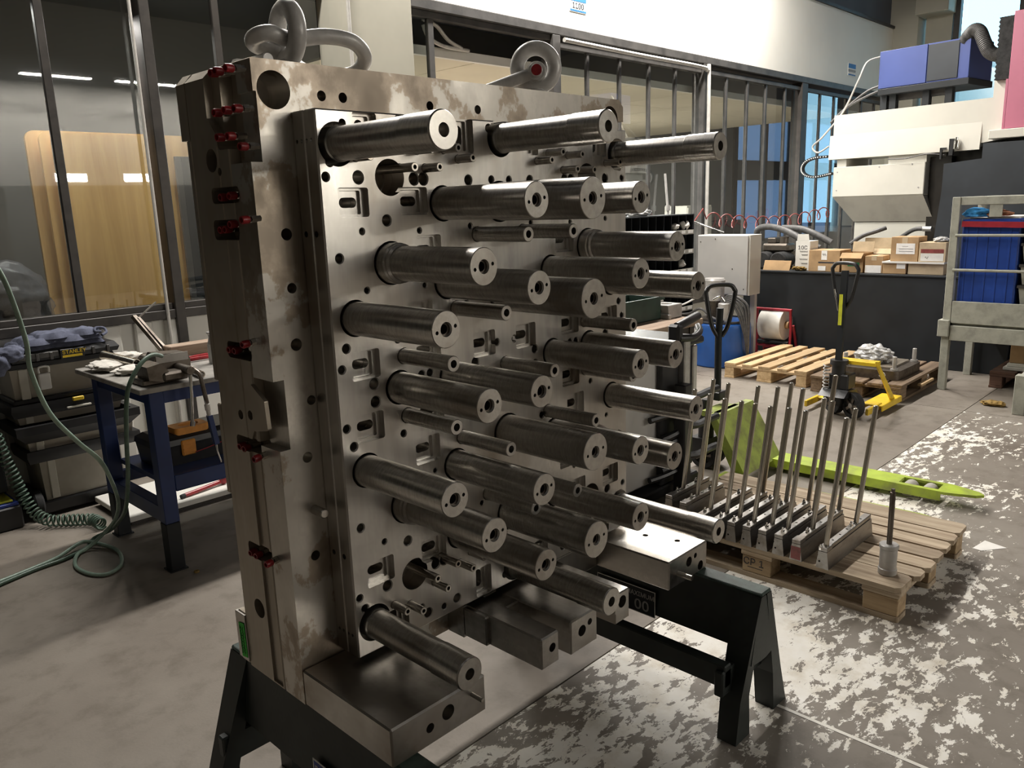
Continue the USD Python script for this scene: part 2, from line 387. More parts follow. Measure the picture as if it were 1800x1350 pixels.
# concrete floor; the slabs in front carry worn white paint
def concrete(name, painted):
    N = {"g": ("geometry", {}), "n1": ("noise_texture", {"scale": .55, "detail": 5.0, "roughness": .6}), "n2": ("noise_texture", {"scale": 7.0, "detail": 6.0, "roughness": .65}), "n3": ("noise_texture", {"scale": 110.0, "detail": 2.0}),
         "r1": ("rgb_ramp", {"ramp": [(.3, (.15, .124, .10)), (.5, (.222, .195, .163)), (.7, (.268, .242, .208))]}), "r2": ("rgb_ramp", {"ramp": [(.28, (.72, .70, .67)), (.5, (1, 1, 1)), (.8, (1.08, 1.08, 1.08))]}),
         "mx": ("mix_color", {"blend_type": "multiply", "fac": 1.0}), "p": ("principled_bsdf", {"roughness": .62, "specular_ior_level": .35}), "b": ("bump", {"strength": .12, "distance": .003})}
    L = [("g.position", "n1.vector"), ("g.position", "n2.vector"), ("g.position", "n3.vector"), ("n1.fac", "r1.fac"), ("n2.fac", "r2.fac"), ("r1.color", "mx.a"), ("r2.color", "mx.b"), ("n3.fac", "b.height"), ("b.normal", "p.normal")]
    if painted:
        N.update({"x": ("separate_xyz", {}), "v1": ("noise_texture", {"scale": 12.0, "detail": 9.0, "roughness": .72, "distortion": .25}), "v2": ("noise_texture", {"scale": 1.3, "detail": 3.0}), "mp": ("mapping", {"scale": (.8, 1.5, 1.0), "rotation": (0, 0, .5)}),
                  "ky": ("map_range", {"from_min": -1.75, "from_max": -.1, "to_min": -.165, "to_max": .058, "clamp": True}),
                  "kx": ("map_range", {"from_min": 1.2, "from_max": 4.8, "to_min": .012, "to_max": -.085, "clamp": True}),
                  "kz": ("map_range", {"from_min": -.05, "from_max": .13, "to_min": .0, "to_max": .03, "clamp": True}),
                  "lo": ("math", {"math_type": "multiply_add", "value2": .45, "value3": -.225}), "s1": ("math", {"math_type": "add"}), "s2": ("math", {"math_type": "add"}), "s3": ("math", {"math_type": "add"}), "s4": ("math", {"math_type": "add"}), "s5": ("math", {"math_type": "add"}), "kw": ("map_range", {"from_min": .1, "from_max": .95, "to_min": -.06, "to_max": 0.0, "clamp": True}),
                  "th": ("map_range", {"from_min": .515, "from_max": .527, "to_min": 0.0, "to_max": 1.0, "clamp": True}),
                  "pc": ("rgb_ramp", {"ramp": [(.3, (.62, .56, .46)), (.5, (.82, .79, .72)), (.7, (.87, .85, .80))]}), "pm": ("mix_color", {"blend_type": "mix"})})
        L += [("g.position", "x.vector"), ("g.position", "mp.vector"), ("mp.vector", "v1.vector"), ("g.position", "v2.vector"), ("x.y", "ky.value"), ("x.x", "kx.value"), ("x.y", "kz.value"), ("v2.fac", "lo.value1"),
              ("v1.fac", "s1.value1"), ("lo.value", "s1.value2"), ("s1.value", "s2.value1"), ("ky.result", "s2.value2"), ("s2.value", "s3.value1"), ("kx.result", "s3.value2"), ("s3.value", "s4.value1"), ("kz.result", "s4.value2"), ("x.x", "kw.value"), ("s4.value", "s5.value1"), ("kw.result", "s5.value2"), ("s5.value", "th.value"),
              ("n2.fac", "pc.fac"), ("mx.result", "pm.a"), ("pc.color", "pm.b"), ("th.result", "pm.fac"), ("pm.result", "p.base_color")]
    else:
        L += [("mx.result", "p.base_color")]
    mk(name, N, L, "p.BSDF")
concrete("concrete", False)
concrete("concrete_painted", True)
# ================================================================== THE SETTING
floor = T("floor", kind="structure")
floor.add("sub_floor", box(-8, 24, -10.2, 9.2, -.3, -.045), "oil_dark")
def slab(x0, x1, y0, y1, m):
    floor.add("slab", box(x0, x1, y0, y1, -.05, 0), m)
g = .003
slab(-8, 5.1, .13 + g, 9.2, "concrete"); slab(5.1 + 2 * g, 24, .13 + g, 9.2, "concrete")
slab(-8, .722 - g, -4.2, .13 - g, "concrete_painted"); slab(.722 + g, 5.1, -4.2, .13 - g, "concrete_painted"); slab(5.1 + 2 * g, 24, -4.2, .13 - g, "concrete")
slab(-8, 5.1, -10.2, -4.2 - 2 * g, "concrete"); slab(5.1 + 2 * g, 24, -10.2, -4.2 - 2 * g, "concrete")
floor.add("joint_filler", box(.715, .729, -4.2, .12, -.04, .0012), "wall_white", "white painted filler in the floor joint")

YW = 3.75
wall = T("wall_back", kind="structure")
wall.add("band", box(2.6, 13.5, YW, YW + .16, 3.29, 4.33), "wall_white", "white painted upper wall band")
wall.add("band", box(-8, 2.6, YW, YW + .16, 3.29, 4.33), "wall_white")
wall.add("beam", box(-8, 13.5, YW - .06, YW + .14, 3.2, 3.285, .008), "mullion_grey", "dark grey steel beam above the windows")
wall.add("cap_rail", box(-8, 13.5, YW - .03, YW + .18, 4.33, 4.37), "mullion_dark")
wall.add("upper_wall", box(-8, 13.5, YW + .05, YW + .2, 4.37, 6.1), "ceiling_dark", "dark upper wall above the white band")
wall.add("sill", box(-8, 1.98, YW - .05, YW + .06, 1.0, 1.06, .004), "mullion_dark", "dark steel sill under the left windows")
wall.add("sill", box(2.58, 13.5, YW - .05, YW + .06, .40, .46, .004), "mullion_dark")
# corrugated cladding below the sill, one sheet rib after another
for i, x in enumerate(np.arange(-2.0, .62, .20)):
    wall.add("cladding_rib", box(x, x + .115, YW - .035, YW + .02, 0, 1.0, .01), "panel_white")
wall.add("cladding_sheet", box(-8, .60, YW, YW + .05, 0, 1.0), "panel_white")
wall.add("wall_panel", box(.735, 1.98, YW - .01, YW + .05, 0, .995), "panel_white", "flat white wall panel beside the dark post")
wall.add("wall_panel", box(2.58, 13.5, YW, YW + .05, 0, .40), "panel_white")
wall.add("post", box(.665, .73, YW - .06, YW + .06, 0, 3.2, .004), "mullion_dark", "dark steel window post")
wall.add("conduit", cyl((.612, YW - .055, .0), (.612, YW - .055, 3.2), .011, 10), "conduit_grey", "thin pale conduit running up the post")
wall.add("post", box(4.49, 4.60, YW - .06, YW + .1, .46, 3.2, .004), "mullion_grey")
wall.add("post", box(7.18, 7.34, YW - .06, YW + .1, .46, 3.2, .004), "mullion_grey")
wall.add("post", box(9.80, 9.98, YW - .06, YW + .1, .46, 3.2, .004), "mullion_dark")
wall.add("conduit", tube(spline([(4.62, YW - .09, 3.16), (5.8, YW - .09, 3.15), (7.0, YW - .09, 3.15), (7.2, YW - .09, 3.12), (7.24, YW - .09, 3.0), (7.24, YW - .09, .9)], 6), .022, 8), "conduit_grey", "grey conduit along the beam and down the post")
def window(n, x0, x1, z0, z1, xs, mat="mullion_grey", w=.026, skip=()):
    t = T("window_%d" % n, kind="structure")
    t.add("rail", box(x0, x1, YW - .03, YW + .04, z1 - .05, z1, .003), mat); t.add("rail", box(x0, x1, YW - .03, YW + .04, z0, z0 + .04, .003), mat)
    for x in xs:
        t.add("mullion", box(x - w, x + w, YW - .018, YW + .022, z0, z1, .003), mat)
    e = [x0] + list(xs) + [x1]
    for i in range(len(e) - 1):
        if i not in skip:
            t.add("pane", box(e[i] + w * .8, e[i + 1] - w * .8, YW - .004, YW + .004, z0 + .03, z1 - .04), "pane_glass")
    return t
window(1, -3.2, .66, 1.06, 3.2, (-2.0, -1.47, -.94, -.41, .115), "mullion_dark", .024)
window(2, .73, 1.98, 1.06, 3.2, (1.18, 1.77), "mullion_dark", .024)
w3 = window(3, 2.58, 4.49, .46, 3.2, (3.03,), "mullion_grey", .03, (1,))
w3.add("mullion", box(3.75, 3.80, YW - .03, YW + .04, .46, 1.9), "mullion_grey")
window(4, 4.60, 7.18, .46, 3.15, (5.065, 5.60, 6.13, 6.65), "mullion_grey", .017)
window(5, 7.34, 9.80, .46, 3.15, (7.79, 8.32, 8.82, 9.38), "mullion_grey", .020)
window(6, 9.98, 13.4, .46, 3.15, (10.5, 11.0, 11.5, 12.05, 12.6), "mullion_dark", .026)
# the fat beige column in front of the glass
col = T("trim_1", kind="structure")
col.add("column", box(2.00, 2.58, 3.42, YW + .05, 0, 6.1, .006), "column_beige", "beige square building column")
col.add("corner_conduit", cyl((1.995, 3.40, 0), (1.995, 3.40, 6), .014, 10), "conduit_grey", "pale vertical pipe at the column corner")
# office behind the glass
off = T("wall_office", kind="structure")
off.add("wall_panel", box(-8, 11.3, 9.0, 9.2, 0, 4.6), "office_wall")
off.add("wall_panel", box(11.3, 17.6, 9.0, 9.2, 0, 4.6), "office_wall")
off.add("wall_panel", box(17.6, 24, 9.0, 9.2, 0, .55), "office_wall"); off.add("wall_panel", box(17.6, 24, 9.0, 9.2, 2.12, 2.62), "office_wall"); off.add("wall_panel", box(17.6, 24, 9.0, 9.2, 3.75, 4.6), "office_wall")
off.add("partition", box(-8, 2.58, 5.3, 5.4, 0, 4.6), "office_partition", "dark grey office partition")
off.add("roof", box(-8, 24, YW + .16, 9.2, 4.6, 4.7), "ceiling_dark")
off.add("end_wall", box(-8.1, -8, YW, 9.2, 0, 4.7), "office_dark"); off.add("end_wall", box(24, 24.1, YW, 9.2, 0, 4.7), "office_wall")
off.add("end_wall", box(13.4, 24, YW + .05, YW + .16, 0, 4.6), "office_wall")
for x0 in (17.7, 19.3, 20.9, 22.5):
    off.add("strip_curtain", box(x0, x0 + 1.4, 9.08, 9.085, .55, 2.12), "blue_film"); off.add("strip_curtain", box(x0, x0 + 1.4, 9.08, 9.085, 2.62, 3.75), "blue_film")
for x0 in (17.6, 19.2, 20.8, 22.4):
    off.add("mullion", box(x0 - .09, x0 + .09, 8.95, 9.1, .5, 3.8), "mullion_dark")
oc = T("ceiling_office", kind="structure")
for i, x in enumerate(np.arange(2.62, 12.4, 1.225)):
    for j, y in enumerate(np.arange(3.98, 8.7, 1.2)):
        oc.add("ceiling_tile", box(x, x + 1.215, y, y + 1.19, 2.935, 2.955), "ceiling_cream")
oc.add("edge_trim", box(2.60, 12.4, 3.93, 3.975, 2.91, 2.985), "panel_white")
# end wall with its columns and the tall bright window
ew = T("wall_right", kind="structure")
XE = 13.5
ew.add("low_wall", box(XE, XE + .2, -10.2, YW, 0, 1.1), "hall_wall"); ew.add("column", box(XE - .25, XE + .2, 3.36, 4.02, 1.1, 6.1), "column_beige", "beige concrete column")
ew.add("column", box(XE - .05, XE + .2, 2.90, 3.30, 1.1, 4.75), "column_beige"); ew.add("bracket", box(XE - .45, XE + .2, 2.86, 3.36, 4.45, 4.75, .01), "column_beige")
ew.add("beam", box(XE - .1, XE + .2, -10.2, 4.1, 5.0, 6.1), "ceiling_dark"); ew.add("window_post", box(XE - .06, XE + .06, 2.79, 2.88, 1.1, 5.0), "mullion_dark")
ew.add("window_post", box(XE - .06, XE + .06, 1.62, 1.96, 1.1, 5.0), "mullion_dark"); ew.add("wall_panel", box(XE, XE + .2, -10.2, 1.62, 1.1, 5.0), "hall_wall")
w7 = T("window_7", kind="structure")
w7.add("pane", box(XE + .08, XE + .09, 1.96, 2.79, 1.1, 5.0), "pane_glass"); w7.add("rail", box(XE + .05, XE + .12, 1.96, 2.79, 1.1, 1.16), "mullion_dark")
# rest of the hall, seen only in reflections
cl = T("ceiling", kind="structure")
cl.add("deck", box(-8, XE, -10.2, YW + .1, 6.1, 6.2), "ceiling_dark")
wl = T("wall_left", kind="structure"); wl.add("wall_panel", box(-8.1, -8, -10.2, YW + .2, 0, 6.2), "hall_wall")
wf = T("wall_front", kind="structure"); wf.add("wall_panel", box(-8, XE, -10.3, -10.2, 0, 2.4), "hall_wall"); wf.add("band", box(-8, XE, -10.3, -10.2, 2.4, 6.2), "wall_white")

# signs on the white band
def plate(x0, z0, x1, z1, label, words):
    t = T("wall_sign", label, "sign", ((x0 + x1) / 2, YW - .006, z0))
    t.add("panel", box(x0, x1, YW - .006, YW - .0005, z0, z1), "paper")
    h = z1 - z0
    t.add("stripe", box(x0 + .005, x1 - .005, YW - .008, YW - .006, z0 + .098 if words else z1 - .40 * h, z1 - .008), "ink_blue")
    t.add("stripe", box(x0 + .005, x1 - .005, YW - .008, YW - .006, z0 + .006, z0 + .022), "ink_blue")
    if words:
        t.add("lettering", text(words, .05, (x0 + .035, YW - .0065, z0 + .034), (1, 0, 0), (0, 0, 1), .0012, True), "ink")
    else:
        t.add("stripe", box(x0 + .005, x1 - .005, YW - .008, YW - .006, z0 + .3 * h, z0 + .5 * h), "ink_grey")
plate(4.81, 3.455, 5.06, 3.80, "blue and white numbered sign on the white wall band, top centre", "1100")
plate(11.47, 3.45, 11.76, 3.63, "small grey-blue striped sign far along the white wall band", None)
# loose cables in the open bay
t = T("cable_bundle", "pair of looping pale cables hanging in the open window bay", "cable", (3.4, 3.86, 3.0))
t.add("cable", tube(spline([(3.06, 3.86, 3.17), (3.20, 3.86, 3.14), (3.33, 3.86, 3.04), (3.50, 3.88, 2.995)], 6), .016, 8), "conduit_grey")
t.add("cable", tube(spline([(3.06, 3.86, 3.13), (3.11, 3.86, 3.04), (3.25, 3.86, 2.99), (3.45, 3.88, 2.985), (3.60, 3.9, 2.99)], 6), .016, 8), "conduit_grey")
# ================================================================== THE INJECTION MOULD
mold = T("injection_mold", "large steel injection mould half with rows of long round cores, standing on two trestles", "mold", (0, .2, .456))
Z0, HB = 1.222, .556
ZB, ZT = .567, 1.862
def ycyl(x, z, r, y0, y1, n=24):
    return MF(cyl((x, y0, z), (x, y1, z), r, n))
def sgn(q):
    return [(sx, sz) for sx in ((-1, 1) if q[0] else (1,)) for sz in ((-1, 1) if q[1] else (1,))]
cut_f, cut_b = [], []
HOLES = [(.535, .070, .009, .06), (.519, .117, .010, .06), (.448, .022, .013, .06), (.275, .019, .010, .06), (.303, .019, .010, .06), (.118, .021, .012, .06), (.034, .063, .009, .05), (.371, .118, .008, .05), (.140, .179, .009, .05),
         (.276, .240, .006, .04), (.450, .244, .0065, .04), (.518, .321, .010, .06), (.115, .377, .0065, .04), (.284, .373, .006, .04), (.452, .378, .0065, .04), (.380, .400, .012, .05), (.033, .492, .009, .06), (.115, .491, .012, .06),
         (.263, .494, .014, .06), (.292, .494, .014, .06), (.452, .497, .0135, .06), (.537, .498, .009, .06), (.524, .530, .0095, .06), (.037, .620, .0095, .05), (.136, .580, .0095, .05), (.224, .622, .013, .05), (.271, .627, .009, .05), (.327, .623, .013, .05), (.348, .598, .008, .05)]
for x, z, r, d in HOLES:
    for sx, sz in sgn((1, 1)):
        cut_f.append(ycyl(sx * x - .003, Z0 + sz * z, r, -.01, d, 18))
        cut_f.append(MF(lathe([(0, -.01), (r + .0025, -.01), (r + .0025, 0), (r, .0025), (0, .0025)], (sx * x - .003, 0, Z0 + sz * z), (0, 1, 0), 18)))
for sx, sz in sgn((1, 1)):
    cut_f.append(ycyl(sx * .484 - .003, Z0 + .612 if sz > 0 else Z0 - .62, .0095, -.01, .05, 18))
    cut_f += [ycyl(sx * .364 - .003, Z0 + sz * .497, .042, -.01, .075, 40), ycyl(sx * .364 - .003, Z0 + sz * .497, .036, .07, .089, 40)]
def rr(x0, x1, z0, z1, r):
    return sbox(x0 + r, z0 + r, x1 - r, z1 - r).buffer(r, 6)
def pocket(x0, x1, z0, z1, vert=False):
    cx, cz = (x0 + x1) / 2, (z0 + z1) / 2
    out = [MF(prism(rr(x0, x1, z0, z1, .006), "xz", -.01, .016)), MF(prism(rr(x0 + .012, x1 - .012, z0 + .006, z1 - .006, .004), "xz", 0, .024))]
    s = shapely.LineString([(cx, cz - .014), (cx, cz + .014)] if vert else [(cx - .012, cz), (cx + .012, cz)]).buffer(.0115, 8)
    return out + [MF(prism(s, "xz", 0, .08))]
for x0, x1, z0, z1, v in ((.428, .510, .410, .475, 0), (.428, .508, .037, .106, 0), (.254, .338, .410, .475, 0), (.217, .298, .288, .361, 0), (.256, .336, .134, .204, 0), (.041, .122, .032, .100, 0), (.236, .315, .045, .106, 0), (.392, .458, .560, .637, 1), (.092, .152, .557, .641, 1)):
    for sx, sz in sgn((1, 1)):
        a, b = sorted((sx * x0 - .003, sx * x1 - .003)); c, d = sorted((Z0 + sz * z0 - (.008 if sz < 0 else 0), Z0 + sz * z1 - (.008 if sz < 0 else 0)))
        cut_f += pocket(a, b, c, d, v)
CORES = [(sx * x - .008, Z0 + sz * z, r, fl) for x, z, r, fl in ((.199, .435, .040, 0), (0, .436, .0495, 0), (.369, .301, .0405, 1), (.198, .241, .0395, 0), (.482, .183, .039, 0), (0, .196, .049, 0), (.369, 0, .039, 0), (.198, 0, .0385, 0)) for sx, sz in sgn((x, z))]
PINS = [(sx * x - .008, Z0 + sz * z) for x, z in ((.086, .355), (.172, .172), (.350, .075), (0, 0)) for sx, sz in sgn((x, z))]
SHORT = [(sx * x - .003, Z0 + z) for sx in (-1, 1) for x, z in ((.332, .518), (.256, .519), (.194, .564), (.147, .542), (.455, .541), (.278, .560), (.436, -.555), (.386, -.574), (.300, -.545), (.333, -.505), (.262, -.490), (.208, -.522), (.166, -.505))]
PILLARS = [(-.5055, 1.789, .0385, .353), (.002, 1.8185, .0385, .353), (.5105, 1.789, .0385, .353), (-.5005, .644, .0385, .345), (.003, .618, .0385, .353), (.512, .655, .0385, .376)]
for x, z, r, fl in CORES: cut_f.append(ycyl(x, z, (r + .004 if not fl else r + .011), -.01, .07, 40))
for x, z in PINS: cut_f.append(ycyl(x, z, .0205, -.01, .07, 24))
for x, z in SHORT: cut_f.append(ycyl(x, z, .0115, -.01, .07, 16))
for x, z, r, L in PILLARS: cut_f.append(ycyl(x, z, r + .009, -.01, .07, 36))
# small holes in the left edge of the two laminated plates
for y, z, r in ((.072, 1.598, .007), (.030, 1.598, .007), (.072, .831, .007), (.028, .831, .007)) + tuple((y, z, .0042) for z in (1.798, .624) for y in (.076, .058, .038, .020)):
    for s in (-1, 1):
        cut_f.append(MF(cyl((s * .53, y, z), (s * .57, y, z), r, 14)))
cutter = Manifold.batch_boolean(cut_f, __import__("manifold3d").OpType.Add)
mold.add("core_plate", man(MF(box(-HB, HB, 0, .0445, ZB, ZT, .0034)) - cutter), "steel_face")
mold.add("stripper_plate", man(MF(box(-HB, HB, .0452, .0892, ZB, ZT, .0026)) - cutter), "steel_face")

# carrier plates behind: outline in x-z, notched at the left edge
XW = .6633
def outline(n1=True):
    p = sbox(-XW, .456, XW, 1.967)
    p = p.difference(Polygon([(-XW, 1.967), (-XW + .022, 1.967), (-XW, 1.945)])).difference(Polygon([(XW, 1.967), (XW - .022, 1.967), (XW, 1.945)]))
    if n1:
        for s in (-1, 1):
            for z0, z1 in ((1.755, 1.900), (1.110, 1.275)):
                a, b = sorted((s * XW, s * (XW - .027)))
                p = p.difference(sbox(a - (.1 if s < 0 else 0), z0, b + (.1 if s > 0 else 0), z1).buffer(.006).buffer(-.006))
    return p
front = MF(prism(outline(), "xz", .0895, .182))
cb = []
for x, z, r, d in [(-.475, 1.901, .0115, .05), (-.418, 1.901, .0115, .05), (-.156, 1.899, .0115, .05), (.011, 1.9, .0115, .05), (.416, 1.9, .0095, .05), (.471, 1.902, .0095, .05), (-.594, 1.905, .040, .09), (.594, 1.905, .040, .09), (-.595, 1.60, .0135, .06), (-.594, 1.48, .012, .06), (-.596, 1.351, .0145, .05), (-.594, 1.08, .013, .05), (-.570, 1.215, .0115, .05), (-.597, .831, .0125, .05), (.6, 1.60, .0135, .06), (.6, 1.48, .012, .06)]:
    cb.append(ycyl(x, z, r, .08, .09 + d, 28))
# recesses for the couplings, cut into the left side
REC = [(.155, .285, 1.672, 1.708), (.172, .292, 1.590, 1.636), (.176, .292, 1.312, 1.352), (.176, .296, 1.082, 1.118), (.18, .298, .795, .836), (.155, .232, 1.788, 1.96)]
for y0, y1, z0, z1 in REC:
    for s in (-1,):
        cb.append(MF(prism(rr(y0, y1, z0, z1, .012), "yz", -XW - .02, -XW + .05)))
cb.append(MF(prism(Polygon([(.268, 1.985), (.268, 1.86), (.235, 1.822), (.222, 1.79), (.150, 1.788), (.088, 1.79), (.088, 1.985)]), "yz", -XW - .02, -XW + .020)))
cb += [MF(cyl((-XW - .01, .268, 1.768), (-XW + .06, .268, 1.768), .026, 28)), MF(cyl((-XW - .01, .276, .652), (-XW + .06, .276, .652), .026, 28)), MF(cyl((-XW - .01, .235, 1.742), (-XW + .05, .235, 1.742), .009, 16))]
for y, z in ((.262, 1.172), (.214, 1.178)):
    cb.append(MF(cyl((-XW - .01, y, z), (-XW + .03, y, z), .012, 16)))
cbk = Manifold.batch_boolean(cb, __import__("manifold3d").OpType.Add)
vg = Manifold.batch_boolean([MF(prism(Polygon([(y - .0045, s * XW * 1.0 + s * .0005), (y, s * (XW - .0045)), (y + .0045, s * XW + s * .0005)]).buffer(0), "yz", 0, 1)).rotate([0, 0, 0]) for y in (.1828,) for s in (1,)], __import__("manifold3d").OpType.Add) if 0 else MF(prism(Polygon([(-XW - .001, .1778), (-XW - .001, .1878), (-XW + .004, .1828)]), "xy", .4, 2.0))
mold.add("retainer_plate", man(front - cbk - vg), "steel_plate")
mid = MF(prism(outline(False), "xz", .1835, .363))
# a long shallow groove and the S-shaped boss on the side
gr = MF(prism(Polygon([(.192, 1.16), (.192, .46), (.238, .46), (.238, 1.08)]), "yz", -XW - .01, -XW + .006))
mold.add("support_plate", man(mid - cbk - gr - vg - MF(prism(Polygon([(-XW - .001, .2305), (-XW - .001, .2395), (-XW + .0035, .235)]), "xy", 1.09, 1.80)) - MF(prism(Polygon([(-XW - .001, .358), (-XW - .001, .37), (-XW + .006, .37)]), "xy", .4, 2.0))), "steel_side")
mold.add("side_boss", prism(Polygon([(.186, 1.252), (.135, 1.222), (.131, 1.16), (.186, 1.150)]).buffer(.006), "yz", -XW - .006, -XW + .004), "steel_side")
rear = [prism(Polygon([(-XW, 1.82), (XW, 1.82), (XW, 1.955), (XW - .02, 1.967), (-XW + .02, 1.967), (-XW, 1.945)]), "xz", .3635, .407), box(-XW, XW, .3635, .407, .456, .605, .004), box(-XW + .02, XW - .02, .3635, .381, .605, 1.82), box(-XW, -XW + .05, .3635, .384, .945, 1.183, .003), box(-XW, -XW + .05, .3635, .384, 1.243, 1.82, .003)]
for m in rear:
    mold.add("clamp_plate", m, "steel_side")
mold.add("clamp_rail", box(-.60, .60, .407, .44, .8, 1.6, .004), "steel_side")
# base blocks running forward under the cores
def block(x0, x1, z0, z1, y0=-.263, y1=.0885, holes=(), name="base_block"):
    m = MF(box(x0, x1, y0, y1, z0, z1, .0042))
    for x, z, r in holes:
        m = m - ycyl(x, z, r, y0 - .01, y0 + .06, 24)
    return mold.add(name, man(m), "steel_block")
block(-XW, -.380, .456, .5515, holes=((-.555, .500, .0115), (-.500, .512, .0185)))
rb = MF(box(.415, .640, -.263, .0885, .456, .5515, .0042)) - ycyl(.530, .515, .0165, -.28, -.2) - ycyl(.568, .523, .009, -.28, -.2) - ycyl(.600, .478, .016, -.28, -.2)
for x, y in ((.545, -.085), (.575, -.19), (.46, .03)):
    rb = rb - MF(cyl((x, y, .53), (x, y, .56), .0095, 18))
mold.add("base_block", man(rb), "steel_block")
mold.add("dowel_pin", cyl((.466, -.315, .498), (.466, -.2, .498), .0085, 14, .0015), "steel_pin"); mold.add("dowel_pin", cyl((-.425, -.300, .52), (-.425, -.2, .52), .0055, 14, .001), "steel_pin")
block(-.178, -.108, .462, .5515, holes=((-.135, .512, .0125),)); block(-.060, .055, .452, .5515, holes=((-.012, .507, .016), (.022, .520, .0095)))
b3 = MF(box(.135, .206, -.263, .0885, .459, .5515, .003)) - ycyl(.172, .520, .0185, -.28, -.2, 28)
b3 = b3 - MF(prism(Polygon([(.13, .50), (.141, .49), (.141, .45), (.13, .45)]), "xz", -.3, .1))
mold.add("base_block", man(b3), "steel_block")
mold.add("cross_block", man(MF(box(-.380, .415, .02, .0885, .456, .5515, .003)) - MF(prism(rr(-.37, -.19, .40, .57, .02), "xz", .018, .09))), "steel_block")
mold.add("web_block", box(-.19, .14, -.07, .02, .462, .549, .004), "steel_block")
mold.add("dowel_pin", cyl((-.588, .045, .947), (-.588, .12, .947), .0115, 16, .002), "steel_pin")
# cores
def core(x, z, r, fl):
    L = .313
    prof = [(0, .085), (r, .085)] + ([(r + .0075, .085), (r + .0075, -.028), (r + .0035, -.031), (r + .0035, -.034), (r + .0055, -.0345), (r + .0055, -.039), (r, -.043)] if fl else []) + [(r, -L + .0015), (r - .0015, -L), (0, -L)]
    prof = [(a, -b) for a, b in prof]
    body = MF(lathe(prof, (x, 0, z), (0, -1, 0), 40))
    bore = J(lathe([(0, L + .01), (.0155, L + .01), (.0155, L - .001), (.0135, L - .004), (.0135, L - .06), (0, L - .06)][::-1], (x, 0, z), (0, -1, 0), 22))
    body = body - MF(bore)
    for s in (-1, 1):
        body = body - ycyl(x + s * .64 * r, z + s * .0045, .0042, -L - .01, -L + .03, 12)
    return man(body)
for x, z, r, fl in CORES:
    c = mold.add("core", core(x, z, r, fl), "steel_core", "round steel core with a stepped collar at its foot" if fl else None, smooth=25)
    mold.add("thread_insert", lathe([(.0137, .262), (.0137, .304), (.0105, .304), (.0105, .262)], (x, 0, z), (0, -1, 0), 18), "dark_iron", under=c)
for x, z in PINS:
    m = MF(lathe([(0, -.08), (.019, -.08), (.019, .1795), (.0175, .181), (0, .181)], (x, 0, z), (0, -1, 0), 28)) - ycyl(x, z, .0095, -.2, -.12, 16)
    mold.add("sleeve_pin", man(m), "steel_core", smooth=25)
for x, z in SHORT:
    m = MF(lathe([(0, -.08), (.0105, -.08), (.0105, .054), (.0095, .055), (0, .055)], (x, 0, z), (0, -1, 0), 20)) - ycyl(x, z, .0052, -.07, -.02, 12)
    mold.add("ejector_sleeve", man(m), "steel_pin", smooth=25)
for i, (x, z, r, L) in enumerate(PILLARS):
    m = MF(lathe([(0, -.08), (r, -.08), (r, .012), (r - .002, .016), (r - .002, L - .10), (r - .0005, L - .098), (r - .0005, L - .003), (r - .003, L), (0, L)], (x, 0, z), (0, -1, 0), 44)) - ycyl(x, z, .0135, -L - .01, -L + .05, 22)
    mold.add("guide_pillar", man(m), "steel_core", smooth=25)
# couplings with red caps
def coupling(p, d, L=.045, cap=True, sc=1.0):
    p = np.array(p, float); d = np.array(d, float) / np.linalg.norm(d)
    f = mold.add("coupling", J(lathe([(0, 0), (.0075 * sc, 0), (.0075 * sc, L * .25), (.0095 * sc, L * .28), (.0095 * sc, L * .62), (.0065 * sc, L * .65), (.0065 * sc, L * .9), (0, L * .9)], p, d, 6)), "steel_pin", smooth=False)
    if cap:
        mold.add("cap", lathe([(.0085 * sc, 0), (.0098 * sc, .003), (.0098 * sc, .016), (.0085 * sc, .0185), (.0055, .0185), (.0055, .011), (0, .011)], p + d * L * .72, d, 14), "red_plastic", "red protective cap", under=f)
SIDE = (-1, -.12, -.06)
for y, z, X in ((.206, 1.948, 0), (.185, 1.949, .0), (.137, 1.949, 0), (.209, 1.866, .01), (.164, 1.867, .01), (.119, 1.866, .01), (.208, 1.814, .01), (.160, 1.813, .01), (.110, 1.788, .0),
                (.223, 1.686, .035), (.181, 1.688, .02), (.242, 1.614, .04), (.219, 1.615, .04), (.192, 1.626, .02), (.135, 1.635, -.004), (.265, 1.334, .04), (.238, 1.334, .04), (.194, 1.353, .0),
                (.264, 1.094, .04), (.243, 1.092, .04), (.197, 1.075, .0), (.270, .812, .04), (.243, .812, .04), (.193, .804, .0)):
    k = (-XW - .022 + X * .8 - CAM[0]) / (-XW - CAM[0])
    P = np.array(CAM) + k * (np.array((-XW, y, z)) - np.array(CAM))
    coupling(P - np.array(SIDE) * .034, SIDE, .040, True, .92)
for y, z in ((.228, 1.342), (.205, 1.10), (.212, .822)):
    coupling((-XW + .03, y - .03, z), (-1, -.6, 0), .035, False)
mold.add("shim_plate", box(-XW - .004, -XW + .02, .361, .412, .466, .602, .001), "steel_block")
nt = mold.add("sticky_note", prism(Polygon([(.394, .574), (.364, .578), (.362, .478), (.391, .474)]), "yz", -XW - .0062, -XW - .0050), "note_green", "green adhesive note with handwriting")
rng = np.random.default_rng(4)
for k, (y0, n, A) in enumerate(((.386, 9, .0035), (.374, 6, .004))):
    zz = np.linspace(.484, .565, n * 5)
    yy = y0 + A * np.sin(np.arange(n * 5) * 1.9 + k) + rng.normal(0, .0008, n * 5)
    mold.add("handwriting", tube(np.stack([np.full_like(zz, -XW - .0066), yy, zz], 1), .0007, 4), "ink", under=nt)
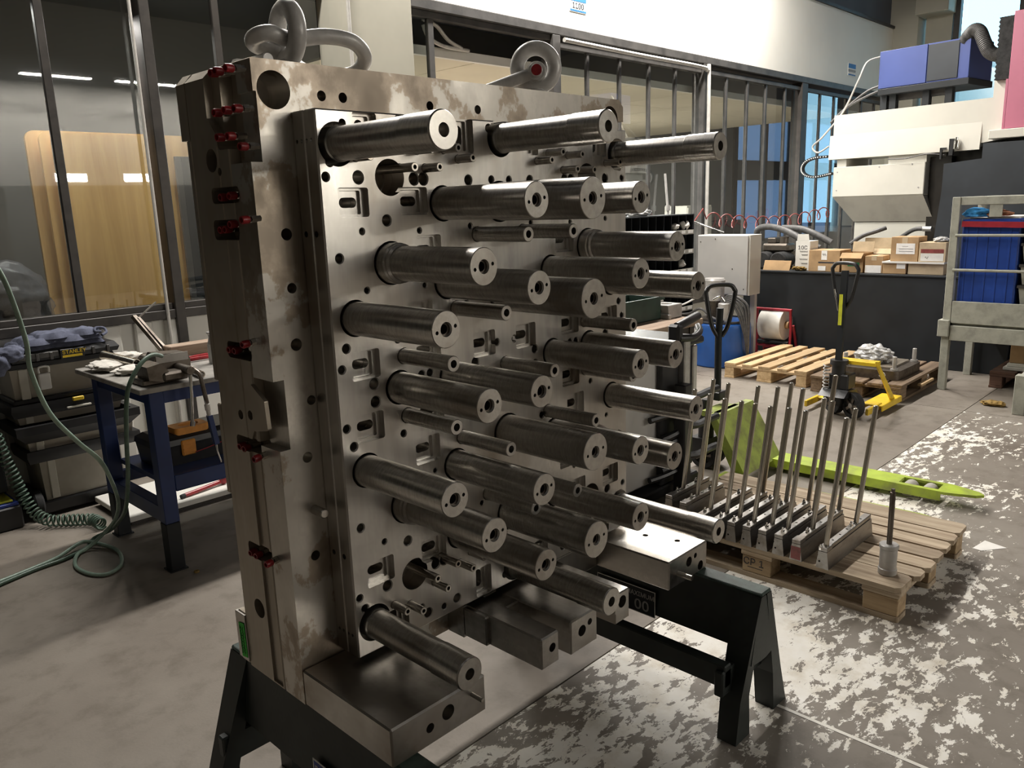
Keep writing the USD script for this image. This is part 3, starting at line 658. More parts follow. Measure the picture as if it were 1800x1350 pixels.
# eye bolts screwed into the top edge
for x, a, s in ((-.450, 0.12, 1.0), (.425, -.74, 1.04)):
    n = (math.cos(a), -math.sin(a), 0)
    zc = 1.967 + .094 * s
    m = J(torus((x, .25, zc), n, .056 * s, .0215 * s, 40, 16), lathe([(0, 0), (.052 * s, 0), (.052 * s, .010), (.034 * s, .020), (.026 * s, .034), (0, .04)], (x, .25, 1.967), (0, 0, 1), 28))
    mold.add("eye_bolt", m, "forged_zinc", "forged steel eye bolt", smooth=40)

# lifting shackles hanging from the eye bolts
def shackle(label, loc, rz, tilt, w=.041, reach=.135, r=.0165):
    t = T("lifting_shackle", label, "shackle", loc, rz, None)
    # local frame: pin along y at the origin, bow reaching along +x
    a = np.linspace(-PI / 2, PI / 2, 15)
    pts = [(0, -w * .9, 0), (.03, -w * .95, 0)] + [(reach - w * 1.25 + 1.25 * w * math.cos(q), 1.25 * w * math.sin(q), 0) for q in a] + [(.03, w * .95, 0), (0, w * .9, 0)]
    bow = tube(spline(pts, 3), r, 14)
    ears = [lathe([(0, -.017), (.026, -.017), (.030, -.010), (.030, .010), (.026, .017), (0, .017)], (0, s * w * .95, 0), (0, 1, 0), 24) for s in (-1, 1)]
    t.add("bow", RY(J(bow, *ears), tilt), "forged_zinc", smooth=40, local=True)
    t.add("pin", RY(J(cyl((0, -w - .024, 0), (0, w + .022, 0), .0145, 20, .002), cyl((0, w + .012, 0), (0, w + .034, 0), .0185, 20, .002)), tilt), "forged_zinc", local=True, smooth=30)
    t.add("pin_end", RY(cyl((0, w + .0335, 0), (0, w + .0375, 0), .0165, 22, .001), tilt), "red_plastic", "red painted pin end", local=True)
    return t
ls = T("lifting_shackle", "galvanised lifting shackle lying through the eye bolt at the mould's left top", "shackle", (-.40, .27, 1.968))
ls.add("bow", tube(spline([(-.530, .262, 2.045), (-.508, .228, 2.052), (-.45, .2345, 2.046), (-.37, .212, 2.058), (-.30, .200, 2.052), (-.252, .220, 2.028), (-.236, .265, 2.004), (-.255, .310, 1.992), (-.35, .325, 1.992), (-.45, .285, 2.016), (-.512, .290, 2.034)], 6, True), .0185, 16, True), "forged_zinc", smooth=60)
ls.add("pin", J(cyl((-.535, .20, 1.989), (-.535, .33, 1.989), .0145, 18, .002), cyl((-.535, .325, 1.989), (-.535, .345, 1.989), .0205, 6)), "forged_zinc")
shackle("galvanised lifting shackle with red pin end at the mould's right top", (.428, .25, 2.048), PI - .834, .32, .042, .20, .0185)

# ================================================================== TRESTLES
def trestle(xc, label, side=-1):
    t = T("trestle", label, "trestle", (xc, 0, 0))
    yf, yr = -.49, .50
    t.add("beam", J(prism(Polygon([(xc - .029, .455), (xc + .029, .455), (xc + .052, .262), (xc - .052, .262)]), "xz", yf + .012, yr - .012)), "trestle_paint")
    t.add("top_cap", box(xc - .031, xc + .031, yf, yr, .4435, .4558, .004), "trestle_top", "worn green steel top of the trestle")
    t.add("stretcher", box(*sorted((xc + side * .165, xc + side * .125)), yf + .045, yr - .045, .175, .25, .004), "trestle_paint")
    for y, sy in ((yf, 1), (yr, -1)):
        for s in (-1, 1):
            a = np.array([[xc + s * .004, y, .445], [xc + s * .032, y, .445], [xc + s * .032, y + sy * .09, .445], [xc + s * .004, y + sy * .09, .445],
                          [xc + s * .082, y, .0], [xc + s * .168, y, .0], [xc + s * .168, y + sy * .065, .0], [xc + s * .082, y + sy * .065, .0],
                          [xc + s * .080, y + sy * .006, .13], [xc + s * .135, y + sy * .006, .13], [xc + s * .135, y + sy * .075, .13], [xc + s * .080, y + sy * .075, .13]])
            up = hull(np.vstack([a[:4], a[8:]])); lo = hull(np.vstack([a[4:8], a[8:]]))
            t.add("leg", J(up, lo), "trestle_paint", smooth=20)
        t.add("gusset", prism(Polygon([(xc - .034, .44), (xc + .034, .44), (xc + .080, .232), (xc + .02, .222), (xc - .02, .222), (xc - .080, .232)]), "xz", *sorted((y + sy * .002, y + sy * .02))), "trestle_paint")
        t.add("leg_brace", box(*sorted((xc + side * .178, xc - side * .12)), *sorted((y + sy * .045, y + sy * .075)), .150, .235, .004), "trestle_paint")
    return t
tl = trestle(-.620, "black steel trestle with blue plate, under the left side of the mould", 1)
xs = -.620 - .0545
tl.add("maker_plate", hull([(xs - a, y, z) for a in (0, .0015) for y, z, in ((.058, .330), (-.07, .330), (-.07, .252), (.084 - .026, .252))]), "paper", "white bordered metal plate")
tl.add("maker_plate_field", hull([(xs - a, y, z) for a in (.001, .0022) for y, z, in ((.053, .325), (-.065, .325), (-.065, .257), (.053, .257))]), "sign_blue", "blue plate field")
tl.add("lettering", text("PORTABLE", .018, (xs - .0023, .048, .297), (0, -1, 0), (0, 0, 1), .0008, True), "paper")
tr = trestle(.612, "black steel trestle with worn green top, under the right side of the mould")
xs = .612 - .0545
tr.add("load_plate", box(xs - .0015, xs, -.118, .13, .252, .347), "paper", "bordered load plate")
tr.add("load_plate_field", box(xs - .0022, xs - .0005, -.115, .127, .255, .344), "black_paint")
tr.add("lettering", text("MAXIMUM", .0165, (xs - .0023, .004, .314), (0, -1, 0), (0, 0, 1), .0008, True), "ink_grey")
tr.add("lettering", text("00", .036, (xs - .0023, -.030, .266), (0, -1, 0), (0, 0, 1), .0008, True), "ink_grey")
# ================================================================== PALLETS
def pallet(label, loc, rz, w0, w1, h, boards, mt, mb, seed=0, top_t=.022, group=None):
    """local: boards run along y (w1); w0 is the size along x. base at z = 0"""
    t = T("pallet", label, "pallet", loc, rz, group)
    rng = np.random.default_rng(seed)
    bw = .098
    for x in (0, w0 / 2 - bw / 2, w0 - bw):
        t.add("bottom_board", prism(rr(x, x + bw, 0, w1, .012), "xy", 0, .022), mt, local=True)
    for x in (0, w0 / 2 - .05, w0 - .1):
        for y in (0, w1 / 2 - .0725, w1 - .145):
            t.add("pallet_block", box(x + .003, x + .097, y + .004, y + .139, .0225, h - .0445, .003), mb, local=True)
    for y in (0, w1 / 2 - .0725, w1 - .145):
        t.add("stringer", box(0, w0, y, y + .145, h - .044, h - .0225, .002), mt, local=True)
    for x, b, d0, d1 in boards:
        a, c = rng.uniform(-.003, .003, 2)
        t.add("top_board", prism(Polygon([(x, d0 + .02), (x + .018, d0), (x + b - .018, d0 + a), (x + b, d0 + .02), (x + b + c * .6, w1 + d1 - .02), (x + b - .018, w1 + d1), (x + .018, w1 + d1 + a), (x, w1 + d1 - .02)]), "xy", h - .022, h + rng.uniform(-.0012, .0012)), mt, local=True)
    return t
p1 = pallet("worn wooden pallet carrying the steel bars with upright rods", (1.515, -.6, 0), 0, .85, 1.2, .144,
       [(0, .145, 0, 0), (.152, .090, -.022, 0), (.255, .100, -.028, .01), (.372, .100, -.022, 0), (.487, .098, -.020, 0), (.600, .098, -.018, 0), (.712, .138, -.012, 0)], "pallet_wood", "pallet_wood_block", 3)
p1.add("lettering", text("CP 1", .032, (1.5170, .062, .058), (0, -1, 0), (0, 0, 1), .0012), "ink", "CP 1 stencilled on the middle block")
p1.add("lettering", box(1.5165, 1.5182, -.03, .04, .046, .0485), "ink")
pallet("new pale pine pallet in front of the black counter", (5.15, 1.405, 0), 0, 1.2, .80, .144, [], "pallet_new", "pallet_new", 5) if 0 else None
# the pine pallet: its boards run along x
def pallet_x(label, loc, mt, mb, L=1.2, W=.8, h=.144, bs=((0, .115), (.180, .095), (.345, .115), (.525, .095), (.685, .115)), seed=1, off=0, rz=0.0):
    t = T("pallet", label, "pallet", loc, rz)
    rng = np.random.default_rng(seed)
    for y, b in ((0, .1), (W / 2 - .0725, .145), (W - .1, .1)):
        t.add("bottom_board", box(0, L, y, y + b, 0, .022, .002), mt, local=True)
        for x in (0, L / 2 - .0725, L - .145):
            t.add("pallet_block", box(x + .002, x + .143, y + .003, y + b - .003, .0225, .0995, .003), mb, local=True)
    for x in (0, L / 2 - .0725, L - .145):
        t.add("stringer", box(x, x + .145, 0, W, .1, .1215, .002), mt, local=True)
    for y, b in bs:
        o = rng.uniform(-off, off)
        t.add("top_board", RZ(box(o, L + o, y, y + b, .122, .144 + rng.uniform(0, .001), .003), rng.uniform(-off, off) * .6, (L / 2, y, 0)), mt, local=True)
    return t
pallet_x("new pale pine pallet in front of the black counter", (5.15, 1.402, 0), "pallet_new", "pallet_new")
pb = pallet_x("old brown wooden pallet carrying a dark plate with four posts", (5.06, .585, 0), "pallet_brown", "pallet_brown", 1.15, .74, .144, ((0, .125), (.15, .12), (.30, .13), (.46, .12), (.60, .14)), 7, .03)
pb.add("broken_board", box(5.45, 5.75, .545, .583, .07, .092, .003), "pallet_new", "pale broken board end")
pallet_x("dark red-brown pallet under the grey stillage", (6.05, -.75, 0), "pallet_red", "pallet_red", 1.0, .95, .144, ((0, .17), (.19, .17), (.38, .17), (.57, .17), (.76, .19)), 9)

# ================================================================== STEEL BARS WITH RODS on the pallet
HT = .1455
LEAN = (.037, -.039)
def rod_mesh(x, y, z, h, r=.0105):
    k = h / .53
    p1 = (x + LEAN[0] * k, y + LEAN[1] * k, z + h)
    return cyl((x, y, z), p1, r, 16, .002)
def bar_thing(label, loc, rods, nb=1, dark=False, group=None, L=.455):
    t = T("slide_bar", label, "steel bar", loc, 0, group)
    body = [MF(prism(Polygon([(-.027, 0), (.027, 0), (.018, .074), (-.018, .074)]), "yz", 0, L))]
    body = body[0] - MF(cyl((-.01, .012, .03), (.03, .012, .03), .004, 10)) - MF(box(-.01, L + .01, .018, .04, .052, .058))
    t.add("bar_body", man(body), "steel_bar", local=True)
    rail = MF(box(.012, L, -.015, .015, .0745, .0925, .002))
    for k in range(5):
        rail = rail - MF(cyl((.10 + k * .075, .001, .085), (.10 + k * .075, .001, .10), .005, 12))
    t.add("top_rail", man(rail), "steel_bar", local=True)
    for (x, dz) in rods:
        r = t.add("rod", rod_mesh(x, 0, .09, .53 + dz), "steel_rod", local=True)
        t.add("rod_tip", cyl((x + LEAN[0] * (1 + dz / .53), LEAN[1] * (1 + dz / .53), .62 + dz), (x + LEAN[0] * (1 + dz / .53), LEAN[1] * (1 + dz / .53), .6215 + dz), .006, 12), "chrome", local=True, under=r)
        t.add("bolt", J(cyl((x - .052, 0, .0925), (x - .052, 0, .104), .0085, 6), cyl((x - .052, 0, .104), (x - .052, 0, .114), .0045, 10)), "chrome", local=True, smooth=False)
    t.add("clamp_block", box(.0, .052, -.019, .019, .0745, .0935, .002), "steel_bar", local=True)
    return t
ordn = ["nearest the mould", "second from the mould", "third from the mould", "fourth from the mould", "fourth from the open pallet end", "third from the open pallet end"]
GB = "steel slide bars with upright rods on the pallet"
bars = [(.273, (.085, .40), (0, 0)), (.190, (.085, .435), (0, 0)), (.122, (.08, .425), (0, .03)), (.047, (.07, .385), (0, .02)), (-.027, (.095, .465), (0, -.03)), (-.102, (.09, .355), (0, .105))]
for i, (y, rx, dz) in enumerate(bars):
    bar_thing("steel slide bar with upright rods, " + ordn[i], (1.508, y, HT), [(rx[0], dz[0]), (rx[1], dz[1])], group=GB)
t = bar_thing("steel slide bar with reddish end face and upright rods, next to the last bar", (1.505, -.182, HT), [(.16, .04), (.44, -.05)], group=GB)
t.add("end_stain", box(-.0012, .0, -.021, .021, .006, .062), "hose_red", "reddish stained end face", local=True)
bar_thing("steel slide bar with upright rods, the separate one nearest the open pallet end", (1.50, -.298, HT), [(.03, .015), (.345, .0)], L=.48, group=GB)
for k, (x, y, l) in enumerate(((1.58, .415, "steel slide bar with upright rods, front one behind the mould's right edge"), (1.62, .520, "steel slide bar with upright rods, rear one behind the mould's right edge"))):
    bar_thing(l, (x, y, HT), [(.13, -.02), (.30, .0)], L=.36, group=GB)
t = T("core_pin", "single round steel piece with an upright rod standing alone on the pallet", "steel part", (1.628, -.512, HT))
t.add("sleeve", lathe([(0, 0), (.034, 0), (.036, .003), (.036, .024), (.033, .027), (.033, .108), (.037, .112), (.037, .124), (.034, .127), (0, .127)], (1.628, -.512, HT), (0, 0, 1), 32), "galvanised")
t.add("rod", lathe([(0, .12), (.0105, .12), (.0105, .345), (.0075, .347), (.0075, .36), (0, .36)], (1.628, -.512, HT), (0, 0, 1), 18), "dark_iron")
t = T("wrench", "old dark iron wrench lying on the worn pallet", "wrench", (1.60, .36, HT))
t.add("handle", bar((1.62, .360, HT + .012), (1.80, .332, HT + .012), .022, .012), "dark_iron")
t.add("jaw", man(MF(lathe([(0, 0), (.030, 0), (.030, .02), (0, .02)], (1.60, .365, HT), (0, 0, 1), 24)) - MF(box(1.55, 1.60, .352, .378, HT - .01, HT + .03))), "dark_iron")

# ================================================================== PALLET TRUCKS
def handle_loop(c, w, h, r, depth=(0, 1, 0)):
    """closed D-shaped grip in the plane (width direction wd, z)"""
    wd = np.array(depth, float)
    p = [(-.07 * w, -1.0 * h), (-.30 * w, -.72 * h), (-.5 * w, -.1 * h), (-.48 * w, .02 * h), (-.3 * w, .12 * h), (.3 * w, .12 * h), (.48 * w, .02 * h), (.5 * w, -.1 * h), (.30 * w, -.72 * h), (.07 * w, -1.0 * h)]
    return tube(spline([np.array(c) + a * wd + np.array((0, 0, b)) for a, b in p], 5), r, 10)
def wheel(c, axis, r, w, t, under=None, hub="dark_iron"):
    a = np.array(axis, float)
    k = t.add("wheel", lathe([(0, -w / 2 + .012), (r * .62, -w / 2 + .012), (r * .66, -w / 2), (r * .94, -w / 2), (r, -w / 2 + .006), (r, w / 2 - .006), (r * .94, w / 2), (r * .66, w / 2), (r * .62, w / 2 - .012), (0, w / 2 - .012)], c, a, 32), "rubber")
    t.add("hub", lathe([(0, -w / 2 - .003), (r * .2, -w / 2 - .003), (r * .24, -w / 2 + .011), (r * .24, w / 2 - .011), (r * .2, w / 2 + .003), (0, w / 2 + .003)], c, a, 16), "galvanised", under=k)
    for q in range(5):
        an = q * 2 * PI / 5
        u, w_, d = frame(a)
        m = np.array(c) + .44 * r * (math.cos(an) * u + math.sin(an) * w_)
        t.add("spoke", bar(m - .22 * r * (math.cos(an) * u + math.sin(an) * w_), m + .22 * r * (math.cos(an) * u + math.sin(an) * w_), .22 * r, w * .85, a), hub, under=k)
    return k
# lime truck: forks run towards -y, slightly to +x
lt = T("pallet_truck", "lime green pallet truck with tall black tiller behind the loaded pallet", "pallet truck", (2.72, .80, 0))
ca = -PI / 2 + .02
fx, fy = math.cos(ca), math.sin(ca); nx, ny = -fy, fx
O = np.array((2.735, .72, 0))
def L3(a, b, z): return O + np.array((a * fx + b * nx, a * fy + b * ny, z))
def fork(b0, b1, lab=None):
    o = [L3(.0, b0, 0), L3(.0, b1, 0), L3(1.08, b1, 0), L3(1.22, b1 - (b1 - b0) * .28, 0), L3(1.25, (b0 + b1) / 2, 0), L3(1.22, b0 + (b1 - b0) * .28, 0), L3(1.08, b0, 0)]
    P = Polygon([(p[0], p[1]) for p in o])
    slot = Polygon([tuple(L3(a, b0 + (b1 - b0) * q, 0)[:2]) for a, q in ((.84, .2), (1.04, .2), (1.04, .8), (.84, .8))])
    top = prism(P.difference(slot), "xy", .066, .080)
    sides = [prism(Polygon([tuple(L3(a, b, 0)[:2]) for a, b in ((0, s0), (1.06, s0), (1.06, s1), (0, s1))]), "xy", .028, .068) for s0, s1 in ((b0, b0 + .008), (b1 - .008, b1))]
    k = lt.add("fork", J(top, *sides), "lime_paint")
    for a in (.885, .985):
        c = L3(a, (b0 + b1) / 2, .040)
        lt.add("fork_roller", cyl(c - np.array((nx, ny, 0)) * (b1 - b0) * .26, c + np.array((nx, ny, 0)) * (b1 - b0) * .26, .0385, 20), "grey_plastic", under=k)
fork(.165, .325); fork(-.365, -.215)
def slabq(pts, b0, b1):
    return hull([L3(a, b, z) for a, z in pts for b in (b0, b1)])
lt.add("body", J(slabq([(.04, .07), (.12, .07), (-.08, .40), (-.13, .40)], -.20, .28), slabq([(-.16, .07), (.04, .07), (-.10, .39), (-.15, .39)], .27, .283)), "lime_worn", "scuffed lime green body")
lt.add("top_plate", slabq([(-.10, .40), (-.20, .40), (-.24, .385), (-.20, .365), (-.10, .385)], -.13, .13), "lime_worn")
lt.add("pump", J(cyl(L3(-.25, 0, .09), L3(-.25, 0, .36), .048, 20), cyl(L3(-.25, 0, .36), L3(-.25, 0, .44), .030, 16), slabq([(-.32, .10), (-.20, .10), (-.20, .20), (-.32, .20)], -.07, .07)), "black_plastic")
for s in (-.05, .05):
    wheel(tuple(L3(-.25, s + .03, .0925)), (nx, ny, 0), .092, .05, lt)
B = L3(-.215, .07, 0)
lt.add("tiller_socket", box(B[0] - .045, B[0] + .045, B[1] - .04, B[1] + .04, .43, .485, .006), "black_plastic")
lt.add("tiller", tube([(B[0], B[1], .46), (B[0] + .0, B[1] + .003, .80), (B[0], B[1] - .004, 1.00)], .021, 12), "black_paint")
lt.add("grip", handle_loop((B[0], B[1] - .005, 1.105), .175, .28, .0135, (.72, -.69, 0)), "black_plastic")
lt.add("lever", tube(spline([(B[0] + .02, B[1] - .02, 1.04), (B[0] + .0, B[1] + .0, 1.07), (B[0] - .03, B[1] + .03, 1.05)], 5), .006, 8), "chrome")
# yellow truck: forks run towards +x under the brown pallet
yt = T("pallet_truck", "yellow pallet truck with black tiller in front of the black counter", "pallet truck", (4.62, .83, 0))
X0, yc = 4.62, .83
for s in (-1, 1):
    a, b = sorted((yc + s * .115, yc + s * .27))
    k = yt.add("fork", J(box(X0 - .02, X0 + .40, a, b, .062, .076, .004), box(X0 - .02, X0 + .40, a, a + .008, .03, .066), box(X0 - .02, X0 + .40, b - .008, b, .03, .066)), "yellow_paint")
    if s < 0: yt.add("side_arm", hull([(x, yc + s * (.235 + d), z) for d in (0, .012) for x, z in ((X0 - .15, .425), (X0 - .10, .425), (X0 + .30, .075), (X0 + .22, .075))]), "yellow_paint")
    if 0: yt.add("side_plate", hull([(x, yc + s * .225, z) for x, z in ((X0 - .10, .40), (X0 - .05, .40), (X0 + .12, .08), (X0 - .02, .08))] + [(x, yc + s * .232, z) for x, z in ((X0 - .10, .40), (X0 - .05, .40), (X0 + .12, .08), (X0 - .02, .08))]), "yellow_paint")
    yt.add("low_rail", box(X0 - .22, X0 + .05, yc + s * .235 - .006, yc + s * .235 + .018, .035, .085, .004), "yellow_paint")
yt.add("bridge", hull([(x, y, z) for y in (yc - .245, yc + .06) for x, z in ((X0 - .17, .425), (X0 - .05, .425), (X0 - .05, .385), (X0 - .17, .40))]), "yellow_paint")
0 and yt.add("cross_plate", hull([(x, y, z) for y in (yc - .24, yc + .24) for x, z in ((X0 - .07, .40), (X0 - .055, .40), (X0 + .11, .08), (X0 + .09, .08))]), "yellow_paint")
yt.add("pump", J(cyl((X0 - .21, yc, .10), (X0 - .21, yc, .40), .050, 20), box(X0 - .25, X0 - .10, yc - .09, yc + .06, .21, .33, .01), cyl((X0 - .21, yc, .40), (X0 - .21, yc, .435), .065, 20)), "black_plastic")
yt.add("spring", tube([(X0 - .27 + .0 * q, yc + .055 + .024 * math.cos(q), .20 + q * .0048) for q in np.linspace(0, 2 * PI * 7, 112)][:] if 0 else [(X0 - .255 + .022 * math.sin(q), yc + .075 + .022 * math.cos(q), .21 + q * .0042) for q in np.linspace(0, 2 * PI * 7, 112)], .005, 6), "galvanised")
yt.add("fender", hull([(x, y, z) for y in (yc - .10, yc + .10) for x, z in ((X0 - .34, .17), (X0 - .26, .215), (X0 - .10, .20), (X0 - .04, .12), (X0 - .12, .18), (X0 - .28, .18))]), "black_plastic")
for x, y in ((4.405, .705), (4.465, .875)):
    wheel((x, y, .0985), (.88, -.47, 0), .098, .055, yt)
yt.add("tiller", bar((X0 - .225, yc, .41), (X0 - .17, yc + .01, 1.10), .045, .03, (1, 0, 0)), "black_paint")
yt.add("grip", handle_loop((X0 - .165, yc + .012, 1.115), .215, .30, .014, (.25, .97, 0)), "black_plastic")
yt.add("lever", tube([(X0 - .18, yc + .08, .96), (X0 - .185, yc + .04, .80)], .006, 8), "chrome")
yt.add("ruler_sticker", box(X0 - .2395, X0 - .2365, yc - .010, yc + .016, .70, .93), "tape_yellow", "yellow sticker on the tiller")

# ================================================================== TOOL TROLLEY behind the mould
tt = T("tool_trolley", "black and grey plastic tool trolley with aluminium corner posts", "tool trolley", (2.0, .95, 0))
tt.add("cabinet", box(1.62, 2.06, .80, 1.22, .16, .87, .012), "cabinet_grey")
tt.add("front_panel", box(1.92, 2.085, .765, .80, .14, .86, .008), "black_plastic")
tt.add("corner_post", box(2.085, 2.145, .73, .79, .17, .925, .006), "aluminium"); tt.add("corner_post", box(2.270, 2.315, .79, .84, .55, .86, .006), "aluminium")
tt.add("side_panel", box(2.145, 2.30, .80, 1.20, .17, .90, .008), "black_plastic")
tt.add("lid", box(1.60, 2.32, .75, 1.24, .875, .915, .01), "black_plastic")
tt.add("carry_handle", J(box(2.02, 2.075, .73, .80, .916, 1.01, .012), tube(spline([(2.05, .76, .995), (2.16, .765, 1.012), (2.32, .80, 1.02)], 5), .024, 12), tube(spline([(2.05, .745, .935), (2.15, .72, .93), (2.26, .75, .945), (2.33, .80, .96)], 5), .020, 12)), "black_plastic")
for k, z in enumerate((.27, .44, .60)):
    tt.add("rib", tube(spline([(1.90, .75, z - .03), (1.98, .72, z - .01), (2.06, .70, z + .02), (2.14, .68, z + .015), (2.22, .66, z + .03), (2.31, .66, z + .03)], 4), .021, 8), "black_plastic")
    tt.add("rib", tube(spline([(1.82, .77, z - .07), (1.92, .74, z - .06), (2.03, .71, z - .04)], 4), .018, 8), "black_plastic")
tt.add("front_post", box(1.99, 2.06, .665, .735, .02, .70, .006), "black_plastic")
tt.add("base_bar", bar((1.75, .70, .055), (1.96, .665, .06), .05, .05), "aluminium"); tt.add("base_bar", bar((2.09, .645, .065), (2.22, .63, .07), .045, .045), "aluminium")
tt.add("base", box(1.62, 2.30, .76, 1.20, .075, .135, .01), "black_plastic")
for x, y in ((1.70, .82), (2.24, .82), (1.70, 1.14), (2.24, 1.14)):
    tt.add("castor", cyl((x, y - .02, .037), (x, y + .02, .037), .036, 20), "rubber")
# bench with crate and blocks
wb = T("work_bench", "wooden topped work bench behind the tool trolley", "bench", (2.95, 1.95, 0))
wb.add("bench_top", box(2.35, 3.60, 1.52, 2.35, .755, .80, .004), "beam_wood")
for x in (2.40, 3.50):
    for y in (1.58, 2.28):
        wb.add("leg", box(x - .03, x + .03, y - .03, y + .03, 0, .754), "mullion_dark")
wb.add("apron", box(2.40, 3.50, 1.56, 1.59, .66, .754), "mullion_dark")
cr = T("storage_crate", "dark green plastic crate on the bench behind the mould", "crate", (3.22, 1.87, .80))
cr.add("crate_body", man(MF(box(2.95, 3.40, 1.75, 2.05, .8005, .965, .01)) - MF(box(2.97, 3.38, 1.77, 2.03, .82, 1.0))), "crate_green"); cr.add("rim", J(box(2.93, 3.42, 1.735, 1.752, .945, .97), box(2.93, 3.42, 2.048, 2.065, .945, .97), box(2.93, 2.95, 1.74, 2.06, .945, .97), box(3.40, 3.42, 1.74, 2.06, .945, .97)), "crate_green")
sb = T("steel_block", "steel block with toothed rack strip on the bench", "steel part", (3.62, 1.92, .80))
e = MF(box(3.42, 3.60, 1.70, 1.86, .8005, .90, .004)) - MF(cyl((3.41, 1.78, .855), (3.46, 1.78, .855), .018, 18)) - MF(cyl((3.51, 1.78, .88), (3.51, 1.78, .92), .045, 24))
sb.add("block", man(e), "galvanised"); sb.add("step", box(3.40, 3.425, 1.68, 1.82, .8005, .835, .003), "galvanised")
sb.add("rack", prism(Polygon([(3.44, .9005)] + [q for k in range(5) for q in ((3.44 + k * .036, .915), (3.452 + k * .036, .945), (3.462 + k * .036, .945), (3.474 + k * .036, .915))] + [(3.625, .9005)]), "xz", 1.88, 1.95), "white_plastic", "pale toothed strip")
sb.add("rack_base", box(3.43, 3.60, 1.87, 1.96, .8005, .90), "galvanised")

# pigeon-hole shelf with labels
ps = T("pigeonhole_shelf", "dark pigeon-hole shelf with white label strips under the windows", "shelf", (5.7, 3.45, 0))
x0, x1, y0, y1 = 5.02, 6.34, 3.28, 3.58
ps.add("back_panel", box(x0, x1, y1 - .012, y1, .30, 1.50), "black_paint"); ps.add("side_panel", box(x0, x0 + .012, y0, y1, 0, 1.50), "black_paint"); ps.add("side_panel", box(x1 - .012, x1, y0, y1, 0, 1.50), "black_paint")
rng = np.random.default_rng(11)
for i, z in enumerate((.45, .66, .87, 1.08, 1.29, 1.50)):
    b = ps.add("shelf_board", box(x0 + .012, x1 - .012, y0, y1 - .013, z - .010, z), "black_paint")
    if z < 1.45:
        ps.add("label_strip", box(x0 + .012, x1 - .012, y0 - .006, y0, z - .008, z + .042), "grey_plastic", under=b)
        for k in range(9):
            xx = x0 + .03 + k * .145
            ps.add("paper_label", box(xx + rng.uniform(0, .02), xx + .085 + rng.uniform(0, .03), y0 - .008, y0 - .006, z + .004, z + .034), "paper", under=b)
        for k in range(1, 9):
            xx = x0 + .012 + k * .145
            ps.add("divider", box(xx, xx + .005, y0 + .01, y1 - .013, z, z + .199), "black_paint", under=b)
t = T("plastic_bag", "crumpled clear plastic bag lying on the pigeon-hole shelf", "bag", (5.50, 3.45, 1.503)); t.add("bag", blob((5.50, 3.45, 1.535), (.16, .12, .055), 3, 3, .45, 2.6, -.034), "film_clear", smooth=60)
for k, (x, z, s) in enumerate(((6.22, 1.34, .07), (6.16, .93, .06), (6.02, 1.34, .05))):
    tg = T("paper_tag", ("crumpled paper sticking out of the upper right shelf hole", "crumpled paper in the lower right shelf hole", "small crumpled paper in the upper shelf row")[k], "paper", (x, 3.33, z)); tg.add("sheet", blob((x, 3.33, z + s * .6), (s, .05, s * .75), 8 + k, 2, .4, 2.2), "card_white", smooth=60)

# electrical cabinet on its post, drum with pump unit, hoses
ec = T("electrical_cabinet", "pale grey steel cabinet standing above the blue drum", "cabinet", (6.0, 2.66, 0))
ec.add("door", box(5.885, 5.90, 2.385, 2.955, .69, 1.285, .004), "cabinet_grey"); ec.add("housing", box(5.905, 6.14, 2.37, 2.965, .685, 1.29, .004), "machine_white", "off-white cabinet housing")
ec.add("leg", box(6.05, 6.10, 2.38, 2.43, 0, .684), "cabinet_grey"); ec.add("leg", box(6.05, 6.10, 2.90, 2.95, 0, .684), "cabinet_grey")
for y, z in ((2.42, .75), (2.92, .75), (2.92, 1.22), (2.55, .95), (2.75, 1.25), (2.90, .88)):
    ec.add("screw", cyl((5.885, y, z), (5.882, y, z), .006, 10), "dark_iron")
dr = T("blue_drum", "blue plastic drum holding the pump unit under the grey cabinet", "drum", (5.72, 2.56, 0))
dr.add("drum_body", lathe([(0, 0), (.272, 0), (.284, .012), (.288, .06), (.289, .38), (.280, .425), (.255, .452), (0, .452)], (5.72, 2.56, 0), (0, 0, 1), 48), "drum_blue")
dr.add("paper_label", prism(rr(2.715, 2.785, .28, .385, .002), "yz", 5.480, 5.486), "paper")
dr.add("rim", torus((5.72, 2.56, .452), (0, 0, 1), .262, .012, 40, 8), "black_plastic")
pu = T("pump_unit", "grey electric motor and pump standing on the blue drum", "pump", (5.66, 2.62, .455))
pu.add("motor", lathe([(0, .20), (.10, .20), (.10, .33), (.107, .335), (.107, .40), (.095, .42), (0, .42)], (5.66, 2.62, .455), (0, 0, 1), 32), "galvanised"); pu.add("base_flange", lathe([(0, 0), (.15, 0), (.15, .02), (.07, .025), (.07, .205), (0, .205)], (5.66, 2.62, .455), (0, 0, 1), 32), "dark_iron")
pu.add("filter", cyl((5.58, 2.46, .457), (5.58, 2.46, .64), .06, 24, .006), "galvanised"); pu.add("gauge", cyl((5.55, 2.78, .70), (5.535, 2.78, .70), .03, 20), "white_plastic")
hs = T("hose_bundle", "bundle of black hoses arching down beside the blue drum", "hose", (5.75, 2.3, 0))
for k in range(5):
    a = .03 * k
    hs.add("hose", tube(spline([(5.62, 2.52, .60 + .01 * k), (5.60, 2.44 - a * .3, .66 + a * .5), (5.60, 2.34 - a, .58 + a * .4), (5.62, 2.26 - a * .4, .35), (5.66, 2.245 - a * .1, .16), (5.70, 2.25, .02)], 6), .012, 8), "hose_grey")
hs.add("hose", tube(spline([(5.56, 2.98, .50), (5.52, 2.82, .52), (5.50, 2.68, .58), (5.52, 2.56, .50), (5.50, 2.42, .47)], 6), .012, 8), "hose_grey")
